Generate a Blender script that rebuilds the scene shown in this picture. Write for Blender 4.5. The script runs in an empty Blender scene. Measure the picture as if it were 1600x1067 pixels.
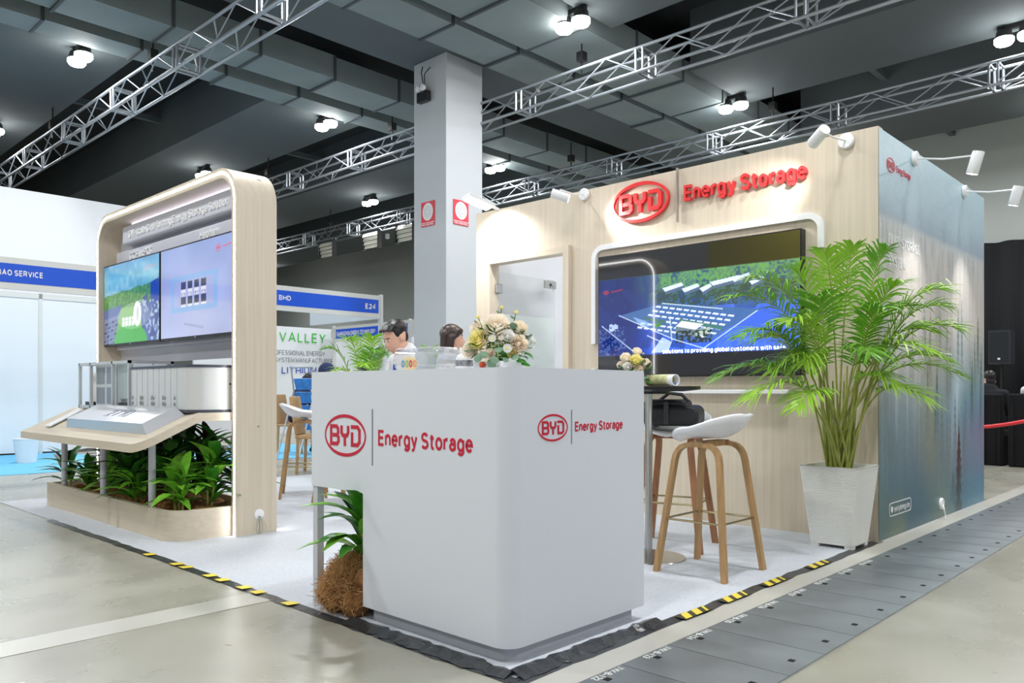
import bpy, bmesh, math, random
import numpy as np
from mathutils import Vector, Matrix, Euler
SC = bpy.context.scene
COL = SC.collection
random.seed(7)
PI = math.pi

# ---------------------------------------------------------------- camera
# world: X runs along the side of the stand, Y along its front; camera one metre above the floor
cam_d = bpy.data.cameras.new('camera')
cam = bpy.data.objects.new('camera', cam_d)
COL.objects.link(cam)
cam.location = (0, 0, 1.0)
cam.rotation_euler = (PI / 2, 0, math.radians(43.53) - PI / 2)
cam_d.sensor_width = 36.0
cam_d.lens = 1240.0 / 1600.0 * 36.0
cam_d.shift_y = (609.0 - 533.5) / 1600.0
cam_d.clip_start = 0.05
cam_d.clip_end = 200
SC.camera = cam

# ---------------------------------------------------------------- world and exposure
w = bpy.data.worlds.new('hall_ambient')
SC.world = w
w.use_nodes = True
w.node_tree.nodes['Background'].inputs[0].default_value = (0.93, 0.97, 1.0, 1)
w.node_tree.nodes['Background'].inputs[1].default_value = 0.42
SC.view_settings.view_transform = 'Standard'
SC.view_settings.look = 'None'
SC.view_settings.exposure = 0.22
SC.view_settings.gamma = 1.0
SC.view_settings.use_curve_mapping = False
LAMP_POWER = 80.0

# ---------------------------------------------------------------- materials
MATS = {}
def srgb(r, g, b):
    def f(c):
        c /= 255.0
        return c / 12.92 if c <= 0.04045 else ((c + 0.055) / 1.055) ** 2.4
    return (f(r), f(g), f(b), 1.0)

def pbr(name, col, rough=0.5, metal=0.0, var=0.0, scale=8.0, bump=0.0, stretch=None, emit=0.0, coat=0.0,
        trans=0.0, alpha=1.0, sub=0.0, col2=None, bscale=None, rvar=0.0):
    if name in MATS:
        return MATS[name]
    m = bpy.data.materials.new(name)
    m.use_nodes = True
    nt = m.node_tree
    b = nt.nodes['Principled BSDF']
    c = col if len(col) == 4 else (*col, 1)
    b.inputs['Base Color'].default_value = c
    b.inputs['Roughness'].default_value = rough
    b.inputs['Metallic'].default_value = metal
    if coat:
        b.inputs['Coat Weight'].default_value = coat
        b.inputs['Coat Roughness'].default_value = 0.05
    if trans:
        b.inputs['Transmission Weight'].default_value = trans
        b.inputs['IOR'].default_value = 1.45
    if sub:
        b.inputs['Subsurface Weight'].default_value = sub
        b.inputs['Subsurface Radius'].default_value = (0.02, 0.01, 0.006)
    if alpha < 1:
        b.inputs['Alpha'].default_value = alpha
    if emit:
        b.inputs['Emission Color'].default_value = c
        b.inputs['Emission Strength'].default_value = emit
    if var or bump or rvar:
        tc = nt.nodes.new('ShaderNodeTexCoord')
        mp = nt.nodes.new('ShaderNodeMapping')
        nt.links.new(tc.outputs['Object'], mp.inputs['Vector'])
        if stretch:
            mp.inputs['Scale'].default_value = stretch
        n = nt.nodes.new('ShaderNodeTexNoise')
        n.inputs['Scale'].default_value = scale
        n.inputs['Detail'].default_value = 6
        nt.links.new(mp.outputs[0], n.inputs['Vector'])
        if var:
            mx = nt.nodes.new('ShaderNodeMix')
            mx.data_type = 'RGBA'
            d = col2 if col2 else tuple(max(0, x * (1 - var)) for x in c[:3]) + (1,)
            mx.inputs['A'].default_value = d
            mx.inputs['B'].default_value = c
            rp = nt.nodes.new('ShaderNodeValToRGB')
            rp.color_ramp.elements[0].position = 0.35
            rp.color_ramp.elements[1].position = 0.65
            nt.links.new(n.outputs['Fac'], rp.inputs[0])
            nt.links.new(rp.outputs[0], mx.inputs['Factor'])
            nt.links.new(mx.outputs['Result'], b.inputs['Base Color'])
        if rvar:
            mr = nt.nodes.new('ShaderNodeMapRange')
            mr.inputs['To Min'].default_value = rough - rvar
            mr.inputs['To Max'].default_value = rough + rvar
            nt.links.new(n.outputs['Fac'], mr.inputs[0])
            nt.links.new(mr.outputs[0], b.inputs['Roughness'])
        if bump:
            n2 = n
            if bscale:
                n2 = nt.nodes.new('ShaderNodeTexNoise')
                n2.inputs['Scale'].default_value = bscale
                n2.inputs['Detail'].default_value = 4
                nt.links.new(mp.outputs[0], n2.inputs['Vector'])
            bp = nt.nodes.new('ShaderNodeBump')
            bp.inputs['Strength'].default_value = bump
            bp.inputs['Distance'].default_value = 0.01
            nt.links.new(n2.outputs['Fac'], bp.inputs['Height'])
            nt.links.new(bp.outputs[0], b.inputs['Normal'])
    MATS[name] = m
    return m

def vcol_mat(name, emit=0.0, rough=0.4, gloss_coat=0.0):
    """colours come from the mesh's own printed picture (colour attribute 'print')"""
    m = bpy.data.materials.new(name)
    m.use_nodes = True
    nt = m.node_tree
    b = nt.nodes['Principled BSDF']
    a = nt.nodes.new('ShaderNodeAttribute')
    a.attribute_name = 'print'
    if emit:
        b.inputs['Base Color'].default_value = (0.004, 0.004, 0.005, 1)
        nt.links.new(a.outputs['Color'], b.inputs['Emission Color'])
        b.inputs['Emission Strength'].default_value = emit
    else:
        nt.links.new(a.outputs['Color'], b.inputs['Base Color'])
    b.inputs['Roughness'].default_value = rough
    if gloss_coat:
        b.inputs['Coat Weight'].default_value = gloss_coat
        b.inputs['Coat Roughness'].default_value = 0.02
    return m

M_wood = pbr('oak_veneer_upright', srgb(214, 201, 181), 0.5, var=0.1, scale=3.0, stretch=(14, 14, 0.35), bump=0.02)
M_woodh = pbr('oak_veneer_level', srgb(214, 201, 181), 0.5, var=0.1, scale=3.0, stretch=(6, 0.35, 14), bump=0.02)
M_oak = pbr('stool_oak', srgb(190, 150, 100), 0.45, var=0.25, scale=4.0, stretch=(12, 12, 0.8))
M_oakdark = pbr('stool_walnut', srgb(165, 112, 74), 0.45, var=0.25, scale=4.0, stretch=(12, 12, 0.8))
M_white = pbr('white_laminate', srgb(230, 234, 243), 0.35)
M_gloss = pbr('white_gloss', srgb(238, 238, 240), 0.2)
M_matte = pbr('white_matte', srgb(232, 233, 236), 0.7)
M_panel = pbr('shell_panel_white', srgb(228, 232, 236), 0.6)
M_alu = pbr('aluminium', srgb(190, 194, 198), 0.3, 0.9)
M_frame = pbr('shell_frame', srgb(215, 216, 214), 0.45, 0.1)
M_steel = pbr('brushed_steel', srgb(185, 185, 182), 0.22, 1.0)
M_truss = pbr('truss_alloy', srgb(160, 166, 172), 0.35, 0.8)
M_black = pbr('black_plastic', srgb(18, 19, 21), 0.35)
M_blackcloth = pbr('black_cloth', srgb(17, 18, 22), 0.95, var=0.4, scale=3, stretch=(10, 10, 0.3))
M_leather = pbr('black_leather', srgb(40, 42, 46), 0.45, var=0.3, scale=25, bump=0.2)
M_brass = pbr('brass_rod', srgb(170, 155, 115), 0.3, 0.9)
M_red = pbr('sign_red', srgb(206, 32, 62), 0.4)
M_redgrad = pbr('sign_red_raised', srgb(222, 46, 50), 0.3)
M_signside = pbr('sign_side_grey', srgb(150, 140, 132), 0.4)
M_blue = pbr('fascia_blue', srgb(0, 82, 214), 0.5)
M_bluecarpet = pbr('blue_carpet', srgb(110, 190, 232), 0.95)
M_led = pbr('led_strip', (1, 1, 1, 1), 0.5, emit=16.0)
M_lamp = pbr('lamp_face', (1, 0.98, 0.94, 1), 0.5, emit=40.0)
M_lampsoft = pbr('flood_face', (1, 0.97, 0.92, 1), 0.5, emit=18.0)
M_glass = pbr('clear_glass', (0.93, 0.98, 0.96, 1), 0.02, trans=0.9, alpha=0.35)
M_acrylic = pbr('clear_acrylic', (0.93, 0.95, 0.97, 1), 0.05, trans=0.9, alpha=0.4)
M_frost = pbr('frosted_film', (0.86, 0.93, 0.90, 1), 0.6, alpha=0.6)
M_soil = pbr('soil', srgb(60, 46, 36), 0.95, var=0.4, scale=30)
M_fibre = pbr('coconut_fibre', srgb(158, 112, 66), 0.95, var=0.45, scale=35, bump=0.6)
M_strand = pbr('coconut_strand', srgb(200, 156, 104), 0.9)
M_leaf = pbr('leaf_green', srgb(66, 142, 42), 0.35, var=0.35, scale=6)
M_leafb = pbr('leaf_bright', srgb(136, 206, 66), 0.35, var=0.3, scale=6)
M_leafd = pbr('leaf_dark', srgb(30, 78, 30), 0.35, var=0.4, scale=6)
M_leafp = pbr('leaf_purple', srgb(66, 28, 36), 0.4, var=0.4, scale=6)
M_palm = pbr('palm_leaf', srgb(168, 216, 72), 0.4, var=0.22, scale=4, sub=0.15)
M_palmd = pbr('palm_leaf_deep', srgb(120, 182, 58), 0.4, var=0.25, scale=4, sub=0.15)
M_cane = pbr('palm_cane', srgb(168, 176, 84), 0.45, var=0.25, scale=20)
M_euc = pbr('eucalyptus_leaf', srgb(128, 160, 130), 0.5, var=0.2, scale=30)
M_cream = pbr('petal_cream', srgb(255, 248, 236), 0.6, sub=0.35)
M_yellow = pbr('petal_yellow', srgb(250, 242, 178), 0.6, sub=0.35)
M_peach = pbr('petal_peach', srgb(255, 236, 212), 0.6, sub=0.35)
M_petw = pbr('petal_white', srgb(252, 251, 246), 0.6, sub=0.35)
def petal(name, col):
    m = bpy.data.materials.new(name)
    m.use_nodes = True
    nt = m.node_tree
    d, t_ = nt.nodes.new('ShaderNodeBsdfDiffuse'), nt.nodes.new('ShaderNodeBsdfTranslucent')
    mx = nt.nodes.new('ShaderNodeMixShader')
    d.inputs[0].default_value = col
    t_.inputs[0].default_value = col
    mx.inputs[0].default_value = 0.45
    nt.links.new(d.outputs[0], mx.inputs[1]); nt.links.new(t_.outputs[0], mx.inputs[2])
    nt.links.new(mx.outputs[0], nt.nodes['Material Output'].inputs['Surface'])
    return m
M_cream, M_yellow, M_peach, M_petw = petal('petal_cream_thin', srgb(255, 246, 232)), petal('petal_yellow_thin', srgb(252, 244, 176)), petal('petal_peach_thin', srgb(255, 244, 226)), petal('petal_white_thin', srgb(254, 253, 250))
M_hole = pbr('dark_hole', (0.004, 0.004, 0.004, 1), 0.9)
M_skin = pbr('skin', srgb(226, 178, 154), 0.5, sub=0.1)
M_hair = pbr('hair_black', srgb(34, 30, 32), 0.4, var=0.4, scale=60, stretch=(1, 1, 0.1))
M_hairb = pbr('hair_brown', srgb(62, 44, 38), 0.4, var=0.4, scale=60, stretch=(1, 1, 0.1))
M_shirt = pbr('white_shirt', srgb(236, 238, 243), 0.8, bump=0.1, scale=20)
M_pants = pbr('dark_trousers', srgb(28, 30, 38), 0.8)
M_navy = pbr('navy_cloth', srgb(30, 44, 84), 0.8)
M_tie = pbr('blue_tie', srgb(18, 78, 176), 0.6)
M_ceil = pbr('ceiling_dark', srgb(38, 43, 47), 0.95)
M_soffit = pbr('ceiling_soffit', srgb(90, 98, 101), 0.9, var=0.12, scale=0.6)
M_duct = pbr('duct_cladding', srgb(128, 140, 142), 0.7, var=0.14, scale=1.5)
M_pillar = pbr('pillar_paint', srgb(196, 200, 204), 0.7)
M_hall = pbr('hall_wall_grey', srgb(178, 184, 180), 0.9, var=0.06, scale=0.5)

# ---------------------------------------------------------------- mesh helpers
def wloc(o):
    v = Vector((0, 0, 0))
    while o is not None:
        v += o.location
        o = o.parent
    return v

class MB:
    """collects shapes in one bmesh; build() links them as one mesh object"""
    def __init__(s):
        s.bm = bmesh.new()
    def box(s, x0, x1, y0, y1, z0, z1):
        vs = [s.bm.verts.new(p) for p in ((x0, y0, z0), (x1, y0, z0), (x1, y1, z0), (x0, y1, z0), (x0, y0, z1), (x1, y0, z1), (x1, y1, z1), (x0, y1, z1))]
        for q in ((0, 3, 2, 1), (4, 5, 6, 7), (0, 1, 5, 4), (1, 2, 6, 5), (2, 3, 7, 6), (3, 0, 4, 7)):
            s.bm.faces.new([vs[i] for i in q])
        return s
    def bar(s, p0, p1, wd, ht, up=(0, 0, 1)):
        p0, p1 = Vector(p0), Vector(p1)
        a = (p1 - p0).normalized()
        u = Vector(up)
        if abs(a.dot(u)) > 0.98:
            u = Vector((1, 0, 0))
        r = a.cross(u).normalized()
        u = r.cross(a)
        vs = [s.bm.verts.new(p + r * sx * wd / 2 + u * sz * ht / 2) for p in (p0, p1) for sx, sz in ((-1, -1), (1, -1), (1, 1), (-1, 1))]
        for q in ((0, 1, 2, 3), (7, 6, 5, 4), (0, 4, 5, 1), (1, 5, 6, 2), (2, 6, 7, 3), (3, 7, 4, 0)):
            s.bm.faces.new([vs[i] for i in q])
        return s
    def tube(s, pts, r, n=8, caps=True, closed=False):
        pts = [Vector(p) for p in pts]
        rs = r if isinstance(r, (list, tuple)) else [r] * len(pts)
        rings = []
        prev = None
        for i, p in enumerate(pts):
            if closed:
                t = pts[(i + 1) % len(pts)] - pts[i - 1]
            else:
                t = pts[min(i + 1, len(pts) - 1)] - pts[max(i - 1, 0)]
            t.normalize()
            if prev is None:
                a = Vector((0, 0, 1)) if abs(t.z) < 0.9 else Vector((1, 0, 0))
                u = t.cross(a).normalized()
            else:
                u = prev - t * prev.dot(t)
                u.normalize()
            prev = u
            v = t.cross(u)
            rings.append([s.bm.verts.new(p + (u * math.cos(2 * PI * k / n) + v * math.sin(2 * PI * k / n)) * rs[i]) for k in range(n)])
        m = len(rings)
        for i in range(m if closed else m - 1):
            a, b = rings[i], rings[(i + 1) % m]
            for k in range(n):
                s.bm.faces.new((a[k], a[(k + 1) % n], b[(k + 1) % n], b[k]))
        if caps and not closed:
            s.bm.faces.new(rings[0][::-1])
            s.bm.faces.new(rings[-1])
        return s
    def lathe(s, prof, c=(0, 0, 0), n=24, M=None):
        c = Vector(c)
        rings = []
        for r, z in prof:
            ring = []
            for k in range(n):
                p = Vector((r * math.cos(2 * PI * k / n), r * math.sin(2 * PI * k / n), z))
                if M is not None:
                    p = M @ p
                ring.append(s.bm.verts.new(p + c))
            rings.append(ring)
        for a, b in zip(rings, rings[1:]):
            for k in range(n):
                s.bm.faces.new((a[k], a[(k + 1) % n], b[(k + 1) % n], b[k]))
        if prof[0][0] > 1e-6:
            s.bm.faces.new(rings[0][::-1])
        if prof[-1][0] > 1e-6:
            s.bm.faces.new(rings[-1])
        return s
    def prism(s, poly, lo, hi, axis='z'):
        def P(a, b, c):
            return {'z': (a, b, c), 'x': (c, a, b), 'y': (a, c, b)}[axis]
        A = [s.bm.verts.new(P(a, b, lo)) for a, b in poly]
        B = [s.bm.verts.new(P(a, b, hi)) for a, b in poly]
        n = len(poly)
        s.bm.faces.new(A[::-1])
        s.bm.faces.new(B)
        for i in range(n):
            s.bm.faces.new((A[i], A[(i + 1) % n], B[(i + 1) % n], B[i]))
        return s
    def loop_strip(s, outer, inner, lo, hi, axis='x', closed=False):
        """a frame: outer and inner outlines of the same number of points, extruded"""
        def P(a, b, c):
            return {'z': (a, b, c), 'x': (c, a, b), 'y': (a, c, b)}[axis]
        V = {}
        for nm, pl in (('o', outer), ('i', inner)):
            for h, c in ((0, lo), (1, hi)):
                V[nm, h] = [s.bm.verts.new(P(a, b, c)) for a, b in pl]
        n = len(outer)
        for k in range(n if closed else n - 1):
            j = (k + 1) % n
            for q in ((('o', 0, k), ('o', 0, j), ('i', 0, j), ('i', 0, k)), (('o', 1, j), ('o', 1, k), ('i', 1, k), ('i', 1, j)),
                      (('o', 0, j), ('o', 0, k), ('o', 1, k), ('o', 1, j)), (('i', 0, k), ('i', 0, j), ('i', 1, j), ('i', 1, k))):
                s.bm.faces.new([V[a, h][i] for a, h, i in q])
        if not closed:
            for k in (0, n - 1):
                s.bm.faces.new([V['o', 0][k], V['i', 0][k], V['i', 1][k], V['o', 1][k]])
        return s
    def ell(s, c, rx, ry, rz, n=14, m=9, rot=None):
        c = Vector(c)
        R = rot if rot is not None else Matrix.Identity(3)
        top = s.bm.verts.new(c + R @ Vector((0, 0, rz)))
        bot = s.bm.verts.new(c + R @ Vector((0, 0, -rz)))
        rings = []
        for i in range(1, m):
            t = PI * i / m
            rings.append([s.bm.verts.new(c + R @ Vector((rx * math.sin(t) * math.cos(2 * PI * k / n), ry * math.sin(t) * math.sin(2 * PI * k / n), rz * math.cos(t)))) for k in range(n)])
        for k in range(n):
            s.bm.faces.new((top, rings[0][k], rings[0][(k + 1) % n]))
            s.bm.faces.new((bot, rings[-1][(k + 1) % n], rings[-1][k]))
        for a, b in zip(rings, rings[1:]):
            for k in range(n):
                s.bm.faces.new((a[k], b[k], b[(k + 1) % n], a[(k + 1) % n]))
        return s
    def cap(s, p0, r0, p1, r1, n=12):
        """tapered capsule"""
        p0, p1 = Vector(p0), Vector(p1)
        a = (p1 - p0)
        L = a.length
        a.normalize()
        pts, rs = [], []
        for t in (-0.98, -0.8, -0.45):
            pts.append(p0 + a * r0 * t); rs.append(r0 * math.sqrt(1 - t * t))
        for k in range(5):
            pts.append(p0.lerp(p1, k / 4)); rs.append(r0 + (r1 - r0) * k / 4)
        for t in (0.45, 0.8, 0.98):
            pts.append(p1 + a * r1 * t); rs.append(r1 * math.sqrt(1 - t * t))
        return s.tube(pts, rs, n)
    def add(s, me, M):
        s.bm.from_mesh(me) if M is None else None
        if M is not None:
            t = me.copy()
            t.transform(M)
            s.bm.from_mesh(t)
            bpy.data.meshes.remove(t)
        return s
    def mesh(s, name, smooth=None):
        bmesh.ops.recalc_face_normals(s.bm, faces=s.bm.faces)
        me = bpy.data.meshes.new(name)
        s.bm.to_mesh(me)
        s.bm.free()
        if smooth is not None:
            me.polygons.foreach_set('use_smooth', [True] * len(me.polygons))
            me.set_sharp_from_angle(angle=math.radians(smooth))
        return me
    def build(s, name, mat, parent=None, smooth=None, bevel=0.0, local=False, seg=2):
        me = s.mesh(name, smooth)
        if parent is not None and not local:
            me.transform(Matrix.Translation(-wloc(parent)))
        return link(name, me, mat, parent, bevel, seg)

def link(name, me, mat, parent=None, bevel=0.0, seg=2):
    if mat is not None and not me.materials:
        for m in (mat if isinstance(mat, (list, tuple)) else [mat]):
            me.materials.append(m)
    o = bpy.data.objects.new(name, me)
    COL.objects.link(o)
    if parent is not None:
        o.parent = parent
    if bevel:
        md = o.modifiers.new('soft_edge', 'BEVEL')
        md.width = bevel
        md.segments = seg
        md.limit_method = 'ANGLE'
        md.angle_limit = math.radians(40)
    return o

def inst(name, me, parent, loc=(0, 0, 0), rot=(0, 0, 0), scale=(1, 1, 1), mat=None):
    """a part that shares its mesh with its look-alikes"""
    o = bpy.data.objects.new(name, me)
    COL.objects.link(o)
    o.parent = parent
    o.location = loc
    o.rotation_euler = rot
    o.scale = scale
    if mat and not me.materials:
        me.materials.append(mat)
    return o

def tag(o, label, cat, group=None, kind=None):
    o['label'] = label
    o['category'] = cat
    if group:
        o['group'] = group
    if kind:
        o['kind'] = kind
    return o

def thing(name, label, cat, loc=(0, 0, 0), rz=0.0, group=None):
    o = bpy.data.objects.new(name, None)
    COL.objects.link(o)
    o.empty_display_size = 0.1
    o.location = loc
    o.rotation_euler = (0, 0, rz)
    return tag(o, label, cat, group)

def struct(o):
    o['kind'] = 'structure'
    return o

def copy_tree(o, parent=None):
    c = o.copy()
    COL.objects.link(c)
    c.parent = parent
    for ch in list(o.children):
        copy_tree(ch, c)
    return c

FACE_X = Matrix(((0, 0, -1), (-1, 0, 0), (0, 1, 0))).to_4x4()     # print on a face that looks along -X
FACE_Y = Matrix(((1, 0, 0), (0, 0, -1), (0, 1, 0))).to_4x4()      # print on a face that looks along -Y
def text_mesh(s, size, depth=0.001, bold=0.0, align='LEFT', squeeze=1.0):
    cu = bpy.data.curves.new('text', 'FONT')
    cu.body = s
    cu.size = size
    cu.extrude = depth
    cu.offset = bold
    cu.align_x = align
    cu.align_y = 'CENTER'
    cu.resolution_u = 3
    ob = bpy.data.objects.new('text', cu)
    COL.objects.link(ob)
    bpy.context.view_layer.update()
    me = bpy.data.meshes.new_from_object(ob.evaluated_get(bpy.context.evaluated_depsgraph_get()))
    bpy.data.objects.remove(ob)
    bpy.data.curves.remove(cu)
    me.materials.clear()
    if squeeze != 1.0:
        me.transform(Matrix.Diagonal((squeeze, 1, 1, 1)))
    return me

def text(name, s, size, mat, parent, face, pos, depth=0.001, bold=0.0, align='LEFT', squeeze=1.0):
    me = text_mesh(s, size, depth, bold, align, squeeze)
    me.transform(Matrix.Translation(Vector(pos) - (wloc(parent) if parent else Vector())) @ face)
    return link(name, me, mat, parent)

def rounded(x0, x1, y0, y1, r, n=6, corners=(1, 1, 1, 1)):
    """rectangle outline with rounded corners; corners in order (x1,y1),(x0,y1),(x0,y0),(x1,y0)"""
    out = []
    for (cx, cy, a0, on) in ((x1 - r, y1 - r, 0, corners[0]), (x0 + r, y1 - r, 90, corners[1]), (x0 + r, y0 + r, 180, corners[2]), (x1 - r, y0 + r, 270, corners[3])):
        if on:
            for k in range(n + 1):
                a = math.radians(a0 + 90 * k / n)
                out.append((cx + r * math.cos(a), cy + r * math.sin(a)))
        else:
            out.append((x1 if a0 in (0, 270) else x0, y1 if a0 in (0, 90) else y0))
    return out

# ---------------------------------------------------------------- pictures (numpy) for screens and prints
class Pic:
    def __init__(s, w, h, wid, hei):
        s.w, s.h = w, h
        s.a = np.zeros((h, w, 3))
        s.X, s.Y = np.meshgrid(np.linspace(0, 1, w), np.linspace(1, 0, h))    # Y is up
        s.asp = wid / hei
    def fill(s, m, c, a=1.0):
        c = np.array(c, float) / 255.0
        m = np.clip(np.asarray(m, float) * a, 0, 1)[..., None]
        s.a = s.a * (1 - m) + c * m
    def grad(s, stops):
        ys = [p for p, _ in stops]
        for k in range(3):
            s.a[..., k] = np.interp(s.Y, ys, [c[k] / 255 for _, c in stops])
    def poly(s, pts, c, a=1.0):
        m = np.zeros(s.X.shape, bool)
        n = len(pts)
        for i in range(n):
            x1, y1 = pts[i]; x2, y2 = pts[i - 1]
            cr = ((y1 > s.Y) != (y2 > s.Y)) & (s.X < (x2 - x1) * (s.Y - y1) / ((y2 - y1) if abs(y2 - y1) > 1e-9 else 1e-9) + x1)
            m ^= cr
        s.fill(m, c, a)
    def line(s, x1, y1, x2, y2, wd, c, a=1.0):
        dx, dy = (x2 - x1) * s.asp, (y2 - y1)
        L2 = dx * dx + dy * dy + 1e-12
        t = np.clip((((s.X - x1) * s.asp) * dx + (s.Y - y1) * dy) / L2, 0, 1)
        d = np.hypot((s.X - x1) * s.asp - t * dx, s.Y - y1 - t * dy)
        s.fill(d < wd, c, a)
    def noise(s, fx, fy, seed):
        r = np.random.RandomState(seed)
        g = r.rand(int(fy) + 2, int(fx) + 2)
        x = s.X * fx; y = s.Y * fy
        xi = x.astype(int); yi = y.astype(int)
        u = x - xi; v = y - yi
        u = u * u * (3 - 2 * u); v = v * v * (3 - 2 * v)
        return (g[yi, xi] * (1 - u) + g[yi, xi + 1] * u) * (1 - v) + (g[yi + 1, xi] * (1 - u) + g[yi + 1, xi + 1] * u) * v
    def mesh(s, name, wid, hei):
        """a flat sheet in its own x/y, origin at lower left, that carries the picture"""
        xs, ys = np.meshgrid(np.linspace(0, wid, s.w), np.linspace(hei, 0, s.h))
        co = np.stack([xs, ys, np.zeros_like(xs)], -1).reshape(-1, 3)
        i = np.arange(s.w * s.h).reshape(s.h, s.w)
        q = np.stack([i[1:, :-1], i[1:, 1:], i[:-1, 1:], i[:-1, :-1]], -1).reshape(-1, 4)
        me = bpy.data.meshes.new(name)
        me.vertices.add(len(co)); me.vertices.foreach_set('co', co.ravel())
        me.loops.add(q.size); me.loops.foreach_set('vertex_index', q.ravel())
        me.polygons.add(len(q)); me.polygons.foreach_set('loop_start', np.arange(len(q)) * 4)
        me.polygons.foreach_set('loop_total', np.full(len(q), 4))
        me.update()
        at = me.color_attributes.new('print', 'FLOAT_COLOR', 'POINT')
        a = np.clip(s.a, 0, 1).reshape(-1, 3)
        lin = np.where(a <= 0.04045, a / 12.92, ((a + 0.055) / 1.055) ** 2.4)
        at.data.foreach_set('color', np.concatenate([lin, np.ones((len(lin), 1))], 1).ravel())
        return me

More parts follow.
